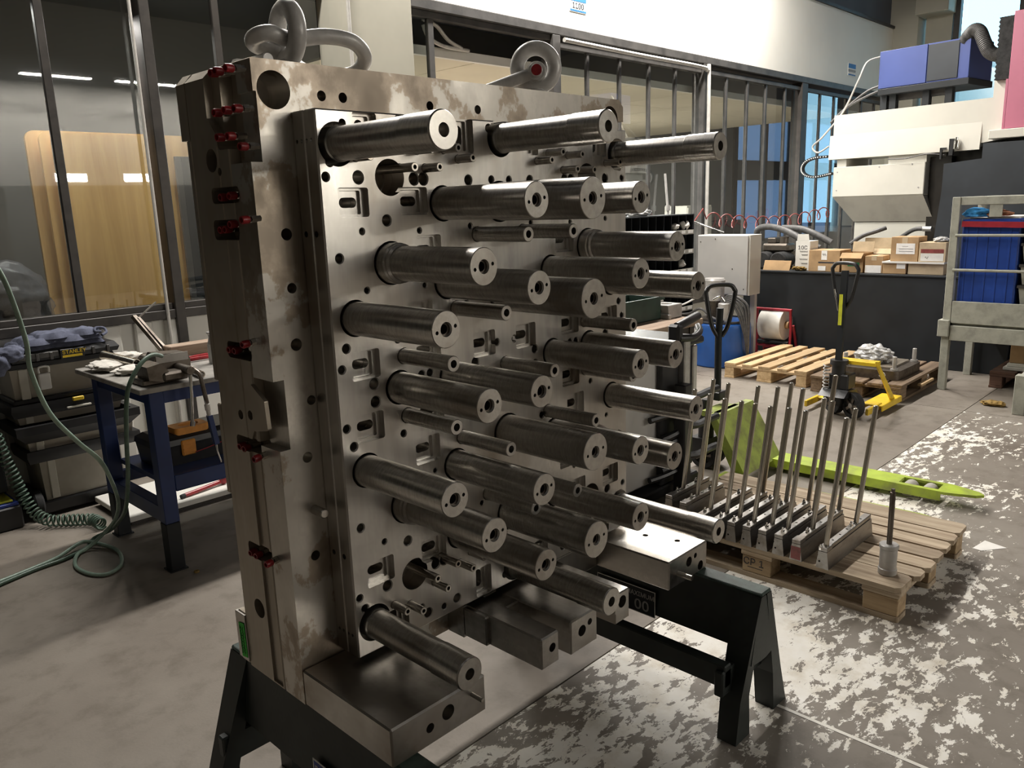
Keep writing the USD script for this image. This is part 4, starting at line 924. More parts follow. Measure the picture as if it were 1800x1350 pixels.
hs.add("hose", tube(spline([(5.40, 3.05, .56), (5.46, 2.85, .62), (5.50, 2.68, .72)], 6), .009, 8), "white_plastic", "pale thin hose")
# red reel stand with film roll
rs = T("reel_stand", "red steel reel stand beside the blue drum", "stand", (6.42, 2.32, 0))
for y in (2.135, 2.505):
    rs.add("side_frame", J(tube([(6.372, y, .012), (6.385, y, .30), (6.36, y, .50)], .014, 10), tube([(6.56, y, .012), (6.44, y, .33)], .014, 10)), "red_paint")
rs.add("top_bar", tube([(6.36, 2.12, .50), (6.36, 2.52, .50)], .015, 10), "red_paint"); rs.add("cross_bar", tube([(6.376, 2.135, .11), (6.376, 2.505, .11)], .013, 10), "red_paint"); rs.add("cross_bar", tube([(6.54, 2.135, .06), (6.54, 2.505, .06)], .012, 10), "red_paint")
rs.add("roller", tube([(6.374, 2.15, .150), (6.374, 2.49, .150)], .022, 14), "black_plastic", "black guide roller")
fr = T("film_roll", "big white strapping film roll on the red stand", "roll", (6.42, 2.33, .33))
fr.add("roll", lathe([(.04, -.125), (.155, -.125), (.16, -.12), (.16, .12), (.155, .125), (.04, .125), (.04, -.125)], (6.42, 2.33, .335), (0, 1, 0), 40), "white_film"); fr.add("core_tube", cyl((6.42, 2.17, .335), (6.42, 2.49, .335), .036, 20), "card")

# ================================================================== BLACK COUNTER with boxes
bc = T("counter", "long black counter panel below the row of cardboard boxes", "counter", (6.95, 1.5, 0))
bc.add("front_panel", box(6.60, 6.64, .20, 2.80, .0, .86, .003), "black_paint"); bc.add("counter_top", box(6.585, 7.25, .20, 2.80, .861, .882, .003), "black_paint"); bc.add("end_panel", box(6.645, 7.22, 2.77, 2.80, 0, .86), "black_paint"); bc.add("back_panel", box(7.20, 7.23, .2, 2.76, 0, .86), "black_paint")
ZC = .8825
def carton(label, y0, y1, z0, z1, x0=6.66, dx=.26, mat="card", deco=None, tape=True, a=0.0, flaps=False):
    t = T("carton", label, "box", (x0 + dx / 2, (y0 + y1) / 2, z0), a, "cartons along the black counter")
    w, d, h = y1 - y0, dx, z1 - z0
    m = MF(box(-d / 2, d / 2, -w / 2, w / 2, 0, h, .003))
    if flaps: m = m - MF(box(-d / 2 + .006, d / 2 - .006, -w / 2 + .006, w / 2 - .006, .02, h + .1))
    b = t.add("carton_body", man(m), mat, local=True)
    if tape and not flaps:
        t.add("tape", J(box(-d / 2 - .0012, d / 2, -.025, .025, h - .001, h + .0012), box(-d / 2 - .0014, -d / 2, -.025, .025, h * .74, h + .001)), "card_pale", local=True)
    if flaps:
        t.add("flap", J(hull([(-d / 2, s, h + k) for s in (-w / 2, w / 2) for k in (0, .003)] + [(-d / 2 - .06, s, h - .05 + k) for s in (-w / 2, w / 2) for k in (0, .003)])), mat, local=True)
        t.add("flap", hull([(d / 2 + k, s, h) for s in (-w / 2, w / 2) for k in (0, .004)] + [(d / 2 + .02 + k, s, h + .10) for s in (-w / 2, w / 2) for k in (0, .004)]), "card_pale", local=True)
    if deco: deco(t, w, d, h)
    return t
def D(t, d, y0, y1, z0, z1, mat, nm="paper_label"):
    return t.add(nm, box(-d / 2 - .0018, -d / 2 - .0002, y0, y1, z0, z1), mat, local=True)
def scrib(t, d, y0, y1, z, n=5, mat="ink", amp=.008):
    yy = np.linspace(y1, y0, n * 6)
    t.add("handwriting", tube(np.stack([np.full_like(yy, -d / 2 - .0022), yy, z + amp * np.sin(np.arange(n * 6) * 1.7)], 1), .0013, 4), mat, local=True)
def d_white(t, w, d, h):
    t.add("lettering", text("10C", .038, (-d / 2 - .0003, .055, h - .085), (0, -1, 0), (0, 0, 1), .0015), "ink", local=True)
    for k, z in enumerate((.20, .165, .12, .075)): scrib(t, d, -.055, .03 - .02 * (k % 2), z, 4)
t = carton("tall white carton with handwriting, leftmost on the black counter", 2.10, 2.255, ZC, 1.19, 6.68, .20, "card_white", d_white, False)
t.add("flap", hull([(6.68 + k, y, z) for k in (0, .003) for y, z in ((2.11, 1.19), (2.245, 1.19), (2.235, 1.262), (2.12, 1.262))]), "card_white")
def d_b1(t, w, d, h):
    D(t, d, -.03, .03, h * .55, h * .98, "paper"); scrib(t, d, -.02, .02, h * .8, 2, "ink", .012); D(t, d, -.11, .06, h * .40, h * .46, "ink", "printed_line"); D(t, d, -.02, .06, .01, h * .26, "paper")
carton("brown sealed carton with paper label, second on the black counter", 1.77, 2.095, ZC, 1.10, 6.65, .28, "card", d_b1)
def d_b2(t, w, d, h):
    D(t, d, -.07, .045, h * .32, h * .52, "ink_green", "green_label"); D(t, d, -.055, .03, h * .39, h * .45, "paper")
carton("open brown carton with green label on the black counter", 1.54, 1.755, ZC, 1.075, 6.66, .26, "card", d_b2, False, 0, True)
def d_b3(t, w, d, h):
    D(t, d, -.07, .08, h * .02, h * .46, "paper")
carton("small carton with white torn label, fourth on the black counter", 1.355, 1.525, ZC, 1.05, 6.65, .22, "card", d_b3, True, .06)
carton("opened brown carton lying flat behind the small carton", 1.36, 1.72, ZC, 1.10, 7.0, .19, "card_pale", None, False, .1, True)
carton("flat brown carton under the white board on the counter", 1.13, 1.345, ZC, .985, 6.65, .30, "card", lambda t, w, d, h: D(t, d, -.10, -.02, h * .5, h * .98, "paper"), False)
carton("flat pale carton under the white board, right of the flat brown one", .80, 1.115, ZC, .985, 6.66, .30, "card_pale", None, False)
t = T("board", "thin white board lying across the two flat cartons", "board", (6.8, 1.07, .986)); t.add("sheet", box(6.63, 6.98, .79, 1.35, .9865, 1.003), "card_white")
def d_b4(t, w, d, h):
    D(t, d, -.095, .075, h * .30, h * .74, "paper"); scrib(t, d, -.03, .02, h * .62, 3, "ink_grey", .004); D(t, d, -.08, .05, h * .40, h * .42, "ink_grey", "printed_line"); D(t, d, -.08, .05, h * .50, h * .52, "ink_grey", "printed_line")
carton("tall brown carton with white address label on the white board", 1.035, 1.285, 1.0035, 1.235, 6.66, .24, "card", d_b4)
def d_b5(t, w, d, h):
    D(t, d, -.10, .10, h * .05, h * .44, "card_white"); D(t, d, -.10, .10, h * .46, h * .66, "hose_red", "red_band"); scrib(t, d, .03, .06, h * .22, 1, "ink", .012)
carton("pale carton with reddish band, rightmost on the black counter", .79, 1.025, 1.0035, 1.185, 6.65, .24, "card_pale", d_b5, False)
t = T("plastic_bag", "crumpled white plastic on the pale carton at the counter's right end", "bag", (6.76, .9, 1.19)); t.add("bag", blob((6.76, .86, 1.205), (.07, .075, .03), 5, 3, .5, 2.5, -.018), "film_clear", smooth=60)
# machinery lying at the left end of the counter
gm = T("gear_motor", "dark greasy gear motors lying at the left end of the counter", "motor", (6.9, 2.55, ZC))
for k, (y, x) in enumerate(((2.66, 6.86), (2.47, 6.84))):
    gm.add("motor_housing", cyl((x - .13, y, ZC + .095), (x + .12, y, ZC + .095), .092, 24, .012), "rubber")
gm.add("gearbox", J(box(6.84, 7.04, 2.42, 2.72, ZC + .18, ZC + .27, .02), cyl((6.92, 2.50, ZC + .27), (6.92, 2.50, ZC + .34), .05, 16), box(6.88, 7.0, 2.58, 2.68, ZC + .27, ZC + .33, .01)), "dark_iron")
gm.add("bracket", box(6.92, 7.05, 2.40, 2.74, ZC, ZC + .18), "dark_iron")
dh = T("duct_hose", "thick grey hoses sagging across the left end of the counter", "hose", (7.0, 2.4, 1.1))
dh.add("hose", tube(spline([(7.03, 2.86, 1.16), (7.0, 2.86, 1.29), (7.0, 2.74, 1.33), (6.98, 2.56, 1.30), (6.95, 2.40, 1.24), (6.93, 2.25, 1.16), (6.93, 2.10, 1.10)], 7), .036, 12), "hose_grey")
dh.add("hose", tube(spline([(7.12, 2.62, 1.31), (7.12, 2.42, 1.30), (7.1, 2.25, 1.25), (7.1, 2.05, 1.15)], 7), .036, 12), "hose_grey")
dh.add("hose", tube(spline([(7.1, 1.85, 1.14), (7.15, 1.75, 1.22), (7.2, 1.62, 1.27), (7.25, 1.55, 1.30)], 7), .022, 10), "hose_grey")
t = T("plank", "short brown plank leaning on the counter by the gear motors", "plank", (6.66, 2.4, ZC)); t.add("plank", hull([(x, y, z) for y in (2.30, 2.60) for x, z in ((6.645, ZC), (6.66, ZC), (6.70, ZC + .10), (6.685, ZC + .10))]), "card", None)
t = T("scrap_heap", "small heap of rusty metal scraps on the counter edge", "scrap", (6.66, 2.20, ZC), 0, None, "stuff")
rng = np.random.default_rng(8)
t.add("scraps", J(*[MV(RZ(RX(box(-.03, .03, -.008, .008, -.004, .004), rng.uniform(-.6, .6)), rng.uniform(0, 3)), (6.625 + rng.uniform(0, .05), 2.13 + rng.uniform(0, .13), ZC + .012 + rng.uniform(0, .03))) for _ in range(36)]), "leaf_brown", smooth=False, kind="stuff")
# ================================================================== THE WHITE MACHINE (turned by seven degrees)
MO = np.array((7.6, 1.5, 0)); MA = math.radians(7)
mc = T("milling_machine", "large off-white machine with blue cabinet and pink column behind the counter", "machine", tuple(MO), -MA)
def q(y0, y1, z0, z1, d0, d1, c=.0): return box(d0, d1, y0, y1, z0, z1, c)
def A(n, m, mat, lab=None, under=None, smooth=30): return mc.add(n, m, mat, lab, under, smooth, local=True)
def pl(poly, d0, d1):   # polygon in (y, z), extruded over the depth d0..d1
    return prism(Polygon(poly), "yz", d0, d1)
A("upper_cover", pl([(.85, 2.515), (-.775, 2.515), (-.775, 2.675), (-.90, 2.675), (-.90, 2.125), (-.70, 2.10), (-.55, 2.04), (.885, 2.04), (.85, 2.30)], 0, .55), "machine_white", "off-white upper cover")
A("cover_lip", hull([(d, y, z) for y in (-.70, .885) for d, z in ((-.0, 2.30), (-.022, 2.06), (-.022, 2.04), (0, 2.04))]), "machine_white")
A("lower_cover", q(-.185, .83, 1.628, 1.955, .0, .55, .006), "machine_white", "off-white lower cover")
A("cover_strip", J(q(-.185, .215, 1.955, 2.04, .02, .5), q(.69, .80, 1.955, 2.04, .02, .5)), "machine_white")
A("chip_chute", hull([(d, y, z) for d, y, z in ((0, .82, 1.626), (0, -.183, 1.626), (.5, .82, 1.626), (.5, -.183, 1.626), (.12, .62, 1.35), (.12, -.262, 1.35), (.5, .62, 1.35), (.5, -.262, 1.35))]), "machine_base", "sloping underside")
A("base", q(-.35, .62, .2, 1.348, .14, .7, .006), "machine_white")
A("dark_housing", pl([(-.372, 1.10), (-.372, .05), (-2.2, .05), (-2.2, 2.09), (-.77, 2.09), (-.77, 1.95), (-.42, 1.92), (-.42, 1.66)], -.12, .6), "navy_paint", "dark slate housing")
A("gap_panel", q(-.40, -.19, 1.05, 2.0, .1, .4), "oil_dark"); A("gap_panel", q(-1.2, -.30, 1.9, 2.2, .2, .4), "oil_dark")
for y, z in ((.78, 1.70), (.78, 1.90), (-.13, 1.70), (.3, 1.93), (-.05, 1.94), (.7, 2.09), (.4, 2.10), (.0, 2.11), (-.3, 2.12)):
    A("screw", cyl((-.003, y, z), (.003, y, z), .008, 10), "ink_grey")
A("cabinet_body", q(-.45, .47, 2.755, 3.14, .2, .75, .004), "machine_blue", "blue cabinet")
A("cabinet_door", q(-.345, -.042, 2.77, 3.125, .192, .2, .002), "navy_paint", "dark cabinet door"); A("cabinet_panel", q(-.034, .466, 2.76, 3.137, .190, .2, .002), "machine_blue")
A("cabinet_base", q(-.47, .46, 2.69, 2.752, .17, .75, .004), "black_paint")
for y in (.43, .33, -.02, -.25):
    A("support_leg", q(y - .035, y + .035, 2.51, 2.69, .25, .32), "black_paint")
A("support_rail", q(-.25, .46, 2.63, 2.69, .3, .36), "mullion_dark")
# pink column and bellows
A("column", q(-2.2, -.925, 2.21, 3.25, -.08, .6, .004), "pink_paint", "pink column panel"); A("column_edge", q(-.925, -.905, 2.21, 2.66, -.08, .55), "pink_paint")
A("slide_frame", q(-2.2, -.80, 2.125, 2.208, -.10, .55, .006), "machine_white")
zz = np.linspace(2.665, 3.22, 29)
A("bellows", pl([(-.925, 2.665)] + [(-.79 - (.012 if k % 2 else 0), z) for k, z in enumerate(zz)] + [(-.925, 3.22)], -.06, .5), "rubber", "black folding bellows", None, False)
ring = spline([(.25, -.36, 3.10), (.24, -.40, 3.155), (.20, -.47, 3.195), (.16, -.54, 3.16), (.12, -.60, 3.06), (.10, -.66, 2.96), (.08, -.73, 2.915), (.06, -.80, 2.90)], 14)
A("duct", tube(ring, [.058 + (.005 if k % 2 else 0) for k in range(len(ring))], 16), "hose_grey", "corrugated grey duct", None, 40)
# cable chain: links one by one around a U
ch = [(.90 + .0, 2.078), (1.0, 2.078), (1.08, 2.07), (1.16, 2.045), (1.205, 2.0), (1.215, 1.955), (1.20, 1.915), (1.15, 1.88), (1.07, 1.862), (.98, 1.866), (.90, 1.88), (.84, 1.89)]
cp = spline([(0, a, b) for a, b in ch], 3)
for k in range(len(cp) - 1):
    a, b = cp[k], cp[k + 1]
    s = (b - a) * .9
    l = A("chain_link", J(bar(a, a + s, .05, .028, (0, -s[2], s[1]) if abs(s[1]) + abs(s[2]) > 0 else (0, 0, 1))), "black_plastic", None, None, False)
    A("link_pin", cyl((-.032, *(a + s / 2)[1:]), (.0, *(a + s / 2)[1:]), .007, 8), "white_plastic", None, l)
A("cable", tube(spline([(.2, .47, 3.09), (.1, .56, 3.04), (.05, .62, 2.86), (.05, .78, 2.55), (.0, .98, 2.30), (-.0, 1.10, 2.20), (.0, 1.03, 2.13), (.0, .9, 2.19)], 8), .010, 6), "conduit_grey", "thin pale cable")
for k in range(2):
    A("cable", tube(spline([(.25, .47, 2.80 - .05 * k), (.2, .60, 2.75 - .05 * k), (.15, .80, 2.60), (.1, .95, 2.45)], 8), .013, 6), "hose_grey")
A("cable", tube(spline([(-.02, .20, 2.005), (-.04, .0, 2.0), (-.04, -.2, 2.03), (-.03, -.38, 2.01)], 8), .006, 6), "hose_grey")
A("nozzle", J(cyl((-.06, -.50, 2.06), (-.06, -.50, 2.14), .026, 16), cyl((-.06, -.50, 2.14), (-.06, -.50, 2.17), .014, 12)), "chrome"); A("bracket", J(q(-.47, -.43, 2.0, 2.16, -.06, -.03), q(-.36, -.34, 1.97, 2.08, -.05, -.03), q(-.40, -.34, 2.06, 2.08, -.05, -.03)), "black_plastic")
A("side_box", q(.86, .93, 2.10, 2.26, .1, .2, .006), "conduit_grey")
A("hose", tube(spline([(.0, .16, 1.02), (-.03, .10, 1.10), (-.03, -.02, 1.20), (-.03, -.14, 1.27), (-.02, -.25, 1.275), (.0, -.28, 1.275)], 6), .022, 10), "hose_grey"); A("hose_fitting", cyl((-.02, -.22, 1.275), (-.02, -.31, 1.275), .026, 12), "galvanised")
# red spiral hose in front of the windows
t = T("spiral_hose", "red spiral air hose hanging in front of the right windows", "hose", (8.3, 3.3, 1.4))
s = np.linspace(0, 1, 330)
pts = np.stack([6.75 + 3.3 * s, 3.32 + .05 * np.cos(s * 2 * PI * 11), 1.43 + .075 * np.sin(s * 2 * PI * 11) - .09 * np.sin(PI * s)], 1)
t.add("hose", tube(np.vstack([[(6.42, 3.34, 1.40), (6.50, 3.34, 1.46), (6.62, 3.34, 1.55)], pts]), .0075, 6), "hose_red", smooth=50)
t = T("air_fitting", "steel pipe fitting with slanted rod on the wall post", "pipe", (6.3, 3.45, 1.4))
t.add("pipe", tube([(6.38, 3.69, 1.95), (6.38, 3.64, 1.45), (6.39, 3.5, 1.43), (6.42, 3.36, 1.42)], .014, 8), "galvanised"); t.add("rod", tube([(6.42, 3.36, 1.42), (6.50, 3.0, 1.29)], .010, 8), "chrome"); t.add("valve", cyl((6.38, 3.65, 1.54), (6.38, 3.65, 1.60), .028, 12), "galvanised")

# ================================================================== STILLAGE at the right
sg = T("stillage", "grey-green steel stillage holding blue crates at the right edge", "stillage", (5.9, 0, 0))
X = 5.75
def post(y, x, z1=1.60): return box(x - .03, x + .03, y - .03, y + .03, 0, z1, .003)
for y, x in ((.485, X + .02), (.485, X + .76), (-.95, X + .02), (-.95, X + .76)):
    sg.add("post", post(y, x), "stillage_grey")
sg.add("top_rail", box(X, X + .05, -.92, .455, 1.535, 1.60, .003), "stillage_grey"); sg.add("top_rail", box(X + .05, X + .735, .465, .505, 1.535, 1.60, .003), "stillage_grey"); sg.add("top_rail", box(X + .735, X + .785, -.92, .455, 1.535, 1.60, .003), "stillage_grey")
sg.add("top_tab", box(X + .005, X + .02, .155, .245, 1.44, 1.534), "stillage_grey")
for z in (1.295, 1.015):
    sg.add("guard_rod", tube([(X - .012, .47, z), (X - .012, -.94, z)], .012, 10), "stillage_grey")
sg.add("front_board", box(X - .01, X + .02, -.92, .452, .575, .758, .003), "stillage_grey"); sg.add("base_rail", box(X - .02, X + .06, -.98, .452, .43, .555, .003), "stillage_grey"); sg.add("base_rail", box(X + .72, X + .78, -.98, .452, .43, .555, .003), "stillage_grey")
sg.add("corner_foot", box(X - .045, X + .06, .455, .54, .46, .60, .004), "stillage_grey"); sg.add("deck", box(X + .03, X + .73, -.92, .45, .545, .572), "stillage_grey")
bcx = T("blue_crate", "tall blue plastic crate inside the grey stillage", "crate", (X + .35, .22, .575))
m = MF(box(X + .045, X + .60, .025, .44, .5735, 1.42, .012)) - MF(box(X + .06, X + .585, .04, .425, .60, 1.5))
bcx.add("crate_body", man(m), "blue_crate"); bcx.add("rim", J(box(X + .030, X + .046, .03, .435, 1.39, 1.42), box(X + .60, X + .615, .03, .435, 1.39, 1.42)), "blue_crate")
for k, y in enumerate((.09, .17, .25, .33, .40)):
    bcx.add("rib", box(X + .040, X + .046, y - .008, y + .008, .62, 1.38, .002), "blue_crate")
for k in range(5):
    z = .575 + k * .165
    t = T("stacking_tray", "grey stacking tray beside the blue crate, " + ("lowest of the stack", "second from the bottom", "middle of the stack", "fourth from the bottom", "top of the stack")[k], "tray", (X + .4, -.3, z), 0, "stacked grey trays in the stillage")
    t.add("tray_body", man(MF(hull([(x, y, zz_) for zz_, g_ in ((z + .001, .02), (z + .160, 0)) for x in (X + .06 + g_, X + .70 - g_) for y in (-.66 + g_, .005 - g_)])) - MF(box(X + .09, X + .67, -.62, -.03, z + .01, z + .3))), "stillage_grey")
    t.add("tray_rim", man(MF(box(X + .05, X + .71, -.67, .012, z + .140, z + .1615)) - MF(box(X + .075, X + .685, -.645, -.013, z + .1, z + .3))), "mullion_grey")
Zt = 1.4215
t = T("board", "white board with papers lying on top of the blue crate", "board", (X + .3, .18, Zt)); t.add("sheet", box(X + .10, X + .55, .05, .40, Zt, Zt + .010), "paper"); t.add("sheet", RZ(box(X + .14, X + .5, .03, .30, Zt + .0105, Zt + .018), .1, (X + .3, .17, 0)), "paper")
t = T("level_bar", "red metal bar lying across the front of the blue crate", "bar", (X + .0, .1, 1.36)); t.add("bar", bar((X + .018, .435, 1.385), (X + .018, -.60, 1.36), .030, .045), "red_paint")
t = T("rag", "light blue crumpled cloth on the blue crate's left corner", "cloth", (X + .06, .36, Zt)); t.add("cloth", blob((X + .09, .345, Zt + .045), (.07, .10, .045), 21, 3, .5, 2.4, -.028), "cloth_blue", smooth=60)
t = T("rag", "rust brown work glove on the papers over the blue crate", "glove", (X + .06, .18, Zt)); t.add("glove", J(blob((X + .10, .20, Zt + .046), (.06, .075, .032), 23, 3, .5, 2.6, -.02), blob((X + .07, .25, Zt + .034), (.022, .035, .016), 24, 2, .3, 2), blob((X + .06, .14, Zt + .04), (.02, .06, .018), 25, 2, .3, 2)), "cloth_rust", smooth=60)
t = T("carton", "small cardboard carton on white trays under the grey stillage", "box", (6.3, -.05, .20)); t.add("carton_body", box(6.18, 6.50, -.36, .09, .206, .375, .004), "card"); t.add("printed_mark", J(box(6.178, 6.18, -.06, -.02, .32, .35), box(6.178, 6.18, -.12, -.09, .30, .33)), "ink_grey")
for k in range(2):
    t = T("white_tray", ("lower", "upper")[k] + " flat white tray under the cardboard carton", "tray", (6.3, -.1, .145 + .03 * k)); t.add("tray", box(6.14 + .015 * k, 6.52, -.38, .125 - .025 * k, .1455 + .030 * k, .1745 + .030 * k, .004), "white_plastic")
t = T("stillage", "grey steel frame foot cut by the right picture edge", "stillage", (5.25, -.2, 0))
t.add("post", box(5.19, 5.27, -.245, -.165, 0, .30, .004), "stillage_grey"); t.add("foot_rail", box(5.20, 5.26, -1.2, -.25, .06, .14, .004), "stillage_grey"); t.add("brace", bar((5.23, -.20, .25), (5.66, -.32, .46), .05, .05), "stillage_grey")
t = T("leaf_rag", "crumpled brown rag on the floor near the stillage", "rag", (5.42, -.0, 0)); t.add("rag", blob((5.40, .0, .018), (.05, .085, .022), 31, 3, .5, 3.0, -.0175), "leaf_brown", smooth=60)
# plate with posts on the brown pallet
pz = .1465
mp_ = T("mold_plate", "dark oily steel plate with four round posts on the brown pallet", "steel part", (5.5, .9, pz))
mp_.add("plate", man(MF(prism(rr(5.20, 5.78, .66, 1.16, .06), "xy", pz, pz + .075)) - MF(cyl((5.5, .9, pz + .06), (5.5, .9, pz + .2), .12, 30))), "dark_iron"); mp_.add("cover_plate", prism(rr(5.27, 5.71, .74, 1.09, .02), "xy", pz + .0755, pz + .092), "steel_side")
for x, y in ((5.25, .71), (5.25, 1.11), (5.73, .71), (5.73, 1.11)):
    mp_.add("post", J(cyl((x, y, pz + .07), (x, y, pz + .19), .017, 16, .003), cyl((x, y, pz + .07), (x, y, pz + .09), .03, 16)), "galvanised")
mp_.add("paint_mark", tube(spline([(5.1985, .80, pz + .05), (5.1985, .775, pz + .06), (5.1985, .76, pz + .035), (5.1985, .785, pz + .018), (5.1985, .81, pz + .03)], 5), .003, 5), "paper", "white paint mark")
t = T("plastic_bag", "crumpled silvery plastic bag on the dark plate with posts", "bag", (5.45, .95, pz + .093)); t.add("bag", blob((5.45, .95, pz + .150), (.12, .15, .085), 41, 4, .42, 3.4, -.055), "film_clear", smooth=60)
# ================================================================== LEFT: WORK TABLE
wt = T("work_table", "blue legged steel work table left of the mould", "table", (.5, 2.46, 0))
wt.add("tabletop", box(-.235, 1.15, 2.055, 2.88, .882, .907, .003), "table_top")
for x in (-.145, 1.05):
    for y in (2.14, 2.80):
        l = wt.add("leg", box(x - .034, x + .034, y - .034, y + .034, .24, .881, .003), "blue_paint", "blue square leg with dark foot")
        wt.add("leg_foot", J(box(x - .034, x + .034, y - .034, y + .034, .003, .239, .003), box(x - .042, x + .042, y - .042, y + .042, 0, .006)), "black_paint", under=l)
wt.add("frame_rail", box(-.11, 1.02, 2.115, 2.165, .815, .881), "blue_paint"); wt.add("frame_rail", box(-.11, 1.02, 2.775, 2.825, .815, .881), "blue_paint")
wt.add("frame_rail", box(-.17, -.12, 2.175, 2.765, .815, .881), "blue_paint"); wt.add("crossbar", box(-.172, -.112, 2.175, 2.765, .235, .315, .003), "blue_paint")
wt.add("shelf", box(-.105, 1.02, 2.115, 2.80, .385, .41), "blue_paint", "dark blue shelf below the tabletop"); wt.add("front_rail", box(-.11, 1.02, 2.108, 2.135, .39, .465, .003), "blue_paint"); wt.add("back_rail", box(-.11, 1.02, 2.79, 2.83, .28, .345, .003), "blue_paint")
ZTb = .9075
pf = T("platform", "low white topped platform on the floor behind the work table", "platform", (.55, 3.0, 0)); pf.add("board", box(-.09, 1.5, 2.845, 3.36, .028, .06, .003), "panel_white"); pf.add("plinth", box(-.07, 1.48, 2.87, 3.34, 0, .0275), "mullion_dark")
rt = T("pry_bar", "long red handled tool lying on the white platform", "tool", (.4, 2.93, .06)); rt.add("shaft", tube(spline([(.245, 2.905, .075), (.36, 2.925, .078), (.50, 2.955, .082)], 5), .0125, 10), "red_plastic"); rt.add("jaw", J(box(.49, .53, 2.935, 2.975, .065, .115, .008)), "red_plastic"); rt.add("end_cap", cyl((.225, 2.90, .074), (.25, 2.906, .075), .013, 12), "rubber")
# vise
vs = T("bench_vise", "dark iron bench vise bolted to the front edge of the work table", "vise", (-.05, 2.16, ZTb))
vs.add("base", J(cyl((-.03, 2.20, ZTb), (-.03, 2.20, ZTb + .025), .075, 24), box(-.20, -.10, 2.10, 2.24, ZTb, ZTb + .03, .006)), "dark_iron")
vs.add("fixed_jaw", hull([(x, y, z) for x, z in ((-.10, ZTb + .02), (.05, ZTb + .02), (.055, ZTb + .085), (.04, ZTb + .118), (-.095, ZTb + .128), (-.115, ZTb + .10)) for y in (2.16, 2.27)]), "dark_iron")
vs.add("moving_jaw", hull([(x, y, z) for x, z in ((-.18, ZTb + .03), (-.10, ZTb + .01), (-.09, ZTb + .06), (-.12, ZTb + .10), (-.185, ZTb + .09)) for y in (2.07, 2.20)]), "dark_iron"); vs.add("slide", box(-.12, .0, 2.06, 2.16, ZTb - .0 + .012, ZTb + .055, .01), "dark_iron")
vs.add("jaw_plate", box(-.105, .045, 2.157, 2.162, ZTb + .085, ZTb + .122), "galvanised")
vs.add("screw", cyl((-.012, 2.16, ZTb + .055), (-.012, 2.015, ZTb + .055), .021, 18, .003), "dark_iron"); vs.add("handle", J(cyl((-.010, 2.022, ZTb + .075), (-.028, 2.03, ZTb - .19), .0075, 12), cyl((-.026, 2.03, ZTb - .185), (-.029, 2.03, ZTb - .205), .011, 12)), "chrome")
ag = T("air_gun", "blue air blow gun hanging by its fitting from the vise", "blow gun", (.03, 2.03, .78))
ag.add("hose_end", tube(spline([(.0, 2.03, ZTb + .06), (.025, 2.015, ZTb + .03), (.035, 2.01, .86), (.042, 2.01, .80)], 6), .010, 8), "dark_iron"); ag.add("fitting", lathe([(0, 0), (.010, 0), (.010, .03), (.013, .032), (.013, .06), (.009, .062), (.009, .09), (0, .09)], (.046, 2.01, .735), (-.08, 0, 1), 12), "galvanised")
ag.add("body", hull([(x, y, z) for x, z in ((.036, .74), (.058, .74), (.078, .60), (.055, .595)) for y in (2.0, 2.022)]), "blue_paint"); ag.add("nozzle", tube(spline([(.064, 2.011, .60), (.066, 2.011, .56), (.075, 2.011, .52), (.078, 2.011, .505)], 5), .0045, 8), "chrome")
# things on the table
t = T("steel_tube", "brown steel tube lying across white rags on the table", "tube", (-.07, 2.68, ZTb)); t.add("tube", lathe([(.020, 0), (.024, 0), (.024, .24), (.020, .24), (.020, 0)], (-.115, 2.80, ZTb + .060), (.32, -.95, -.13), 20), "steel_rod")
t = T("rag", "crumpled white rag under the steel tube on the table", "cloth", (-.15, 2.70, ZTb)); t.add("cloth", J(blob((-.145, 2.70, ZTb + .022), (.08, .10, .024), 51, 3, .5, 2.6, -.021), blob((-.10, 2.50, ZTb + .016), (.07, .08, .02), 52, 3, .5, 2.6, -.015)), "cloth_white", smooth=60)
t = T("rag", "white cloth heap beside the wall end of the steel tube", "cloth", (-.02, 2.80, ZTb)); t.add("cloth", blob((-.0, 2.81, ZTb + .025), (.09, .055, .035), 53, 3, .4, 2.6, -.024), "cloth_white", smooth=60)
t = T("steel_tube", "short polished steel tube lying right of the vise", "tube", (.07, 2.2, ZTb)); t.add("tube", lathe([(.012, 0), (.0165, 0), (.0165, .20), (.012, .20), (.012, 0)], (.085, 2.27, ZTb + .0175), (-.12, -.99, 0), 18), "chrome")
t = T("steel_bush", "steel flanged bottle shaped bush standing at the table's right part", "steel part", (.28, 2.45, ZTb)); t.add("bush", lathe([(0, 0), (.033, 0), (.033, .10), (.029, .105), (.022, .135), (.025, .15), (.031, .155), (.031, .162), (0, .162)], (.29, 2.40, ZTb), (0, 0, 1), 28), "galvanised")
t = T("timber_block", "rough brown timber beam lying at the back of the table", "timber", (.5, 2.78, ZTb)); t.add("timber", RZ(box(.20, .75, 2.73, 2.83, ZTb, ZTb + .062, .004), .03, (.2, 2.78, 0)), "beam_wood")
t = T("long_bars", "two dark steel bars leaning against the wall behind the table", "bar", (.17, 2.86, ZTb)); t.add("bar", bar((.205, 2.80, ZTb + .012), (.12, 2.96, 1.13), .026, .02), "dark_iron"); t.add("bar", bar((.225, 2.79, ZTb + .012), (.14, 2.95, 1.12), .018, .012), "dark_iron"); t.add("scriber", bar((.12, 2.96, 1.10), (.26, 2.99, 1.19), .012, .006), "steel_bar")
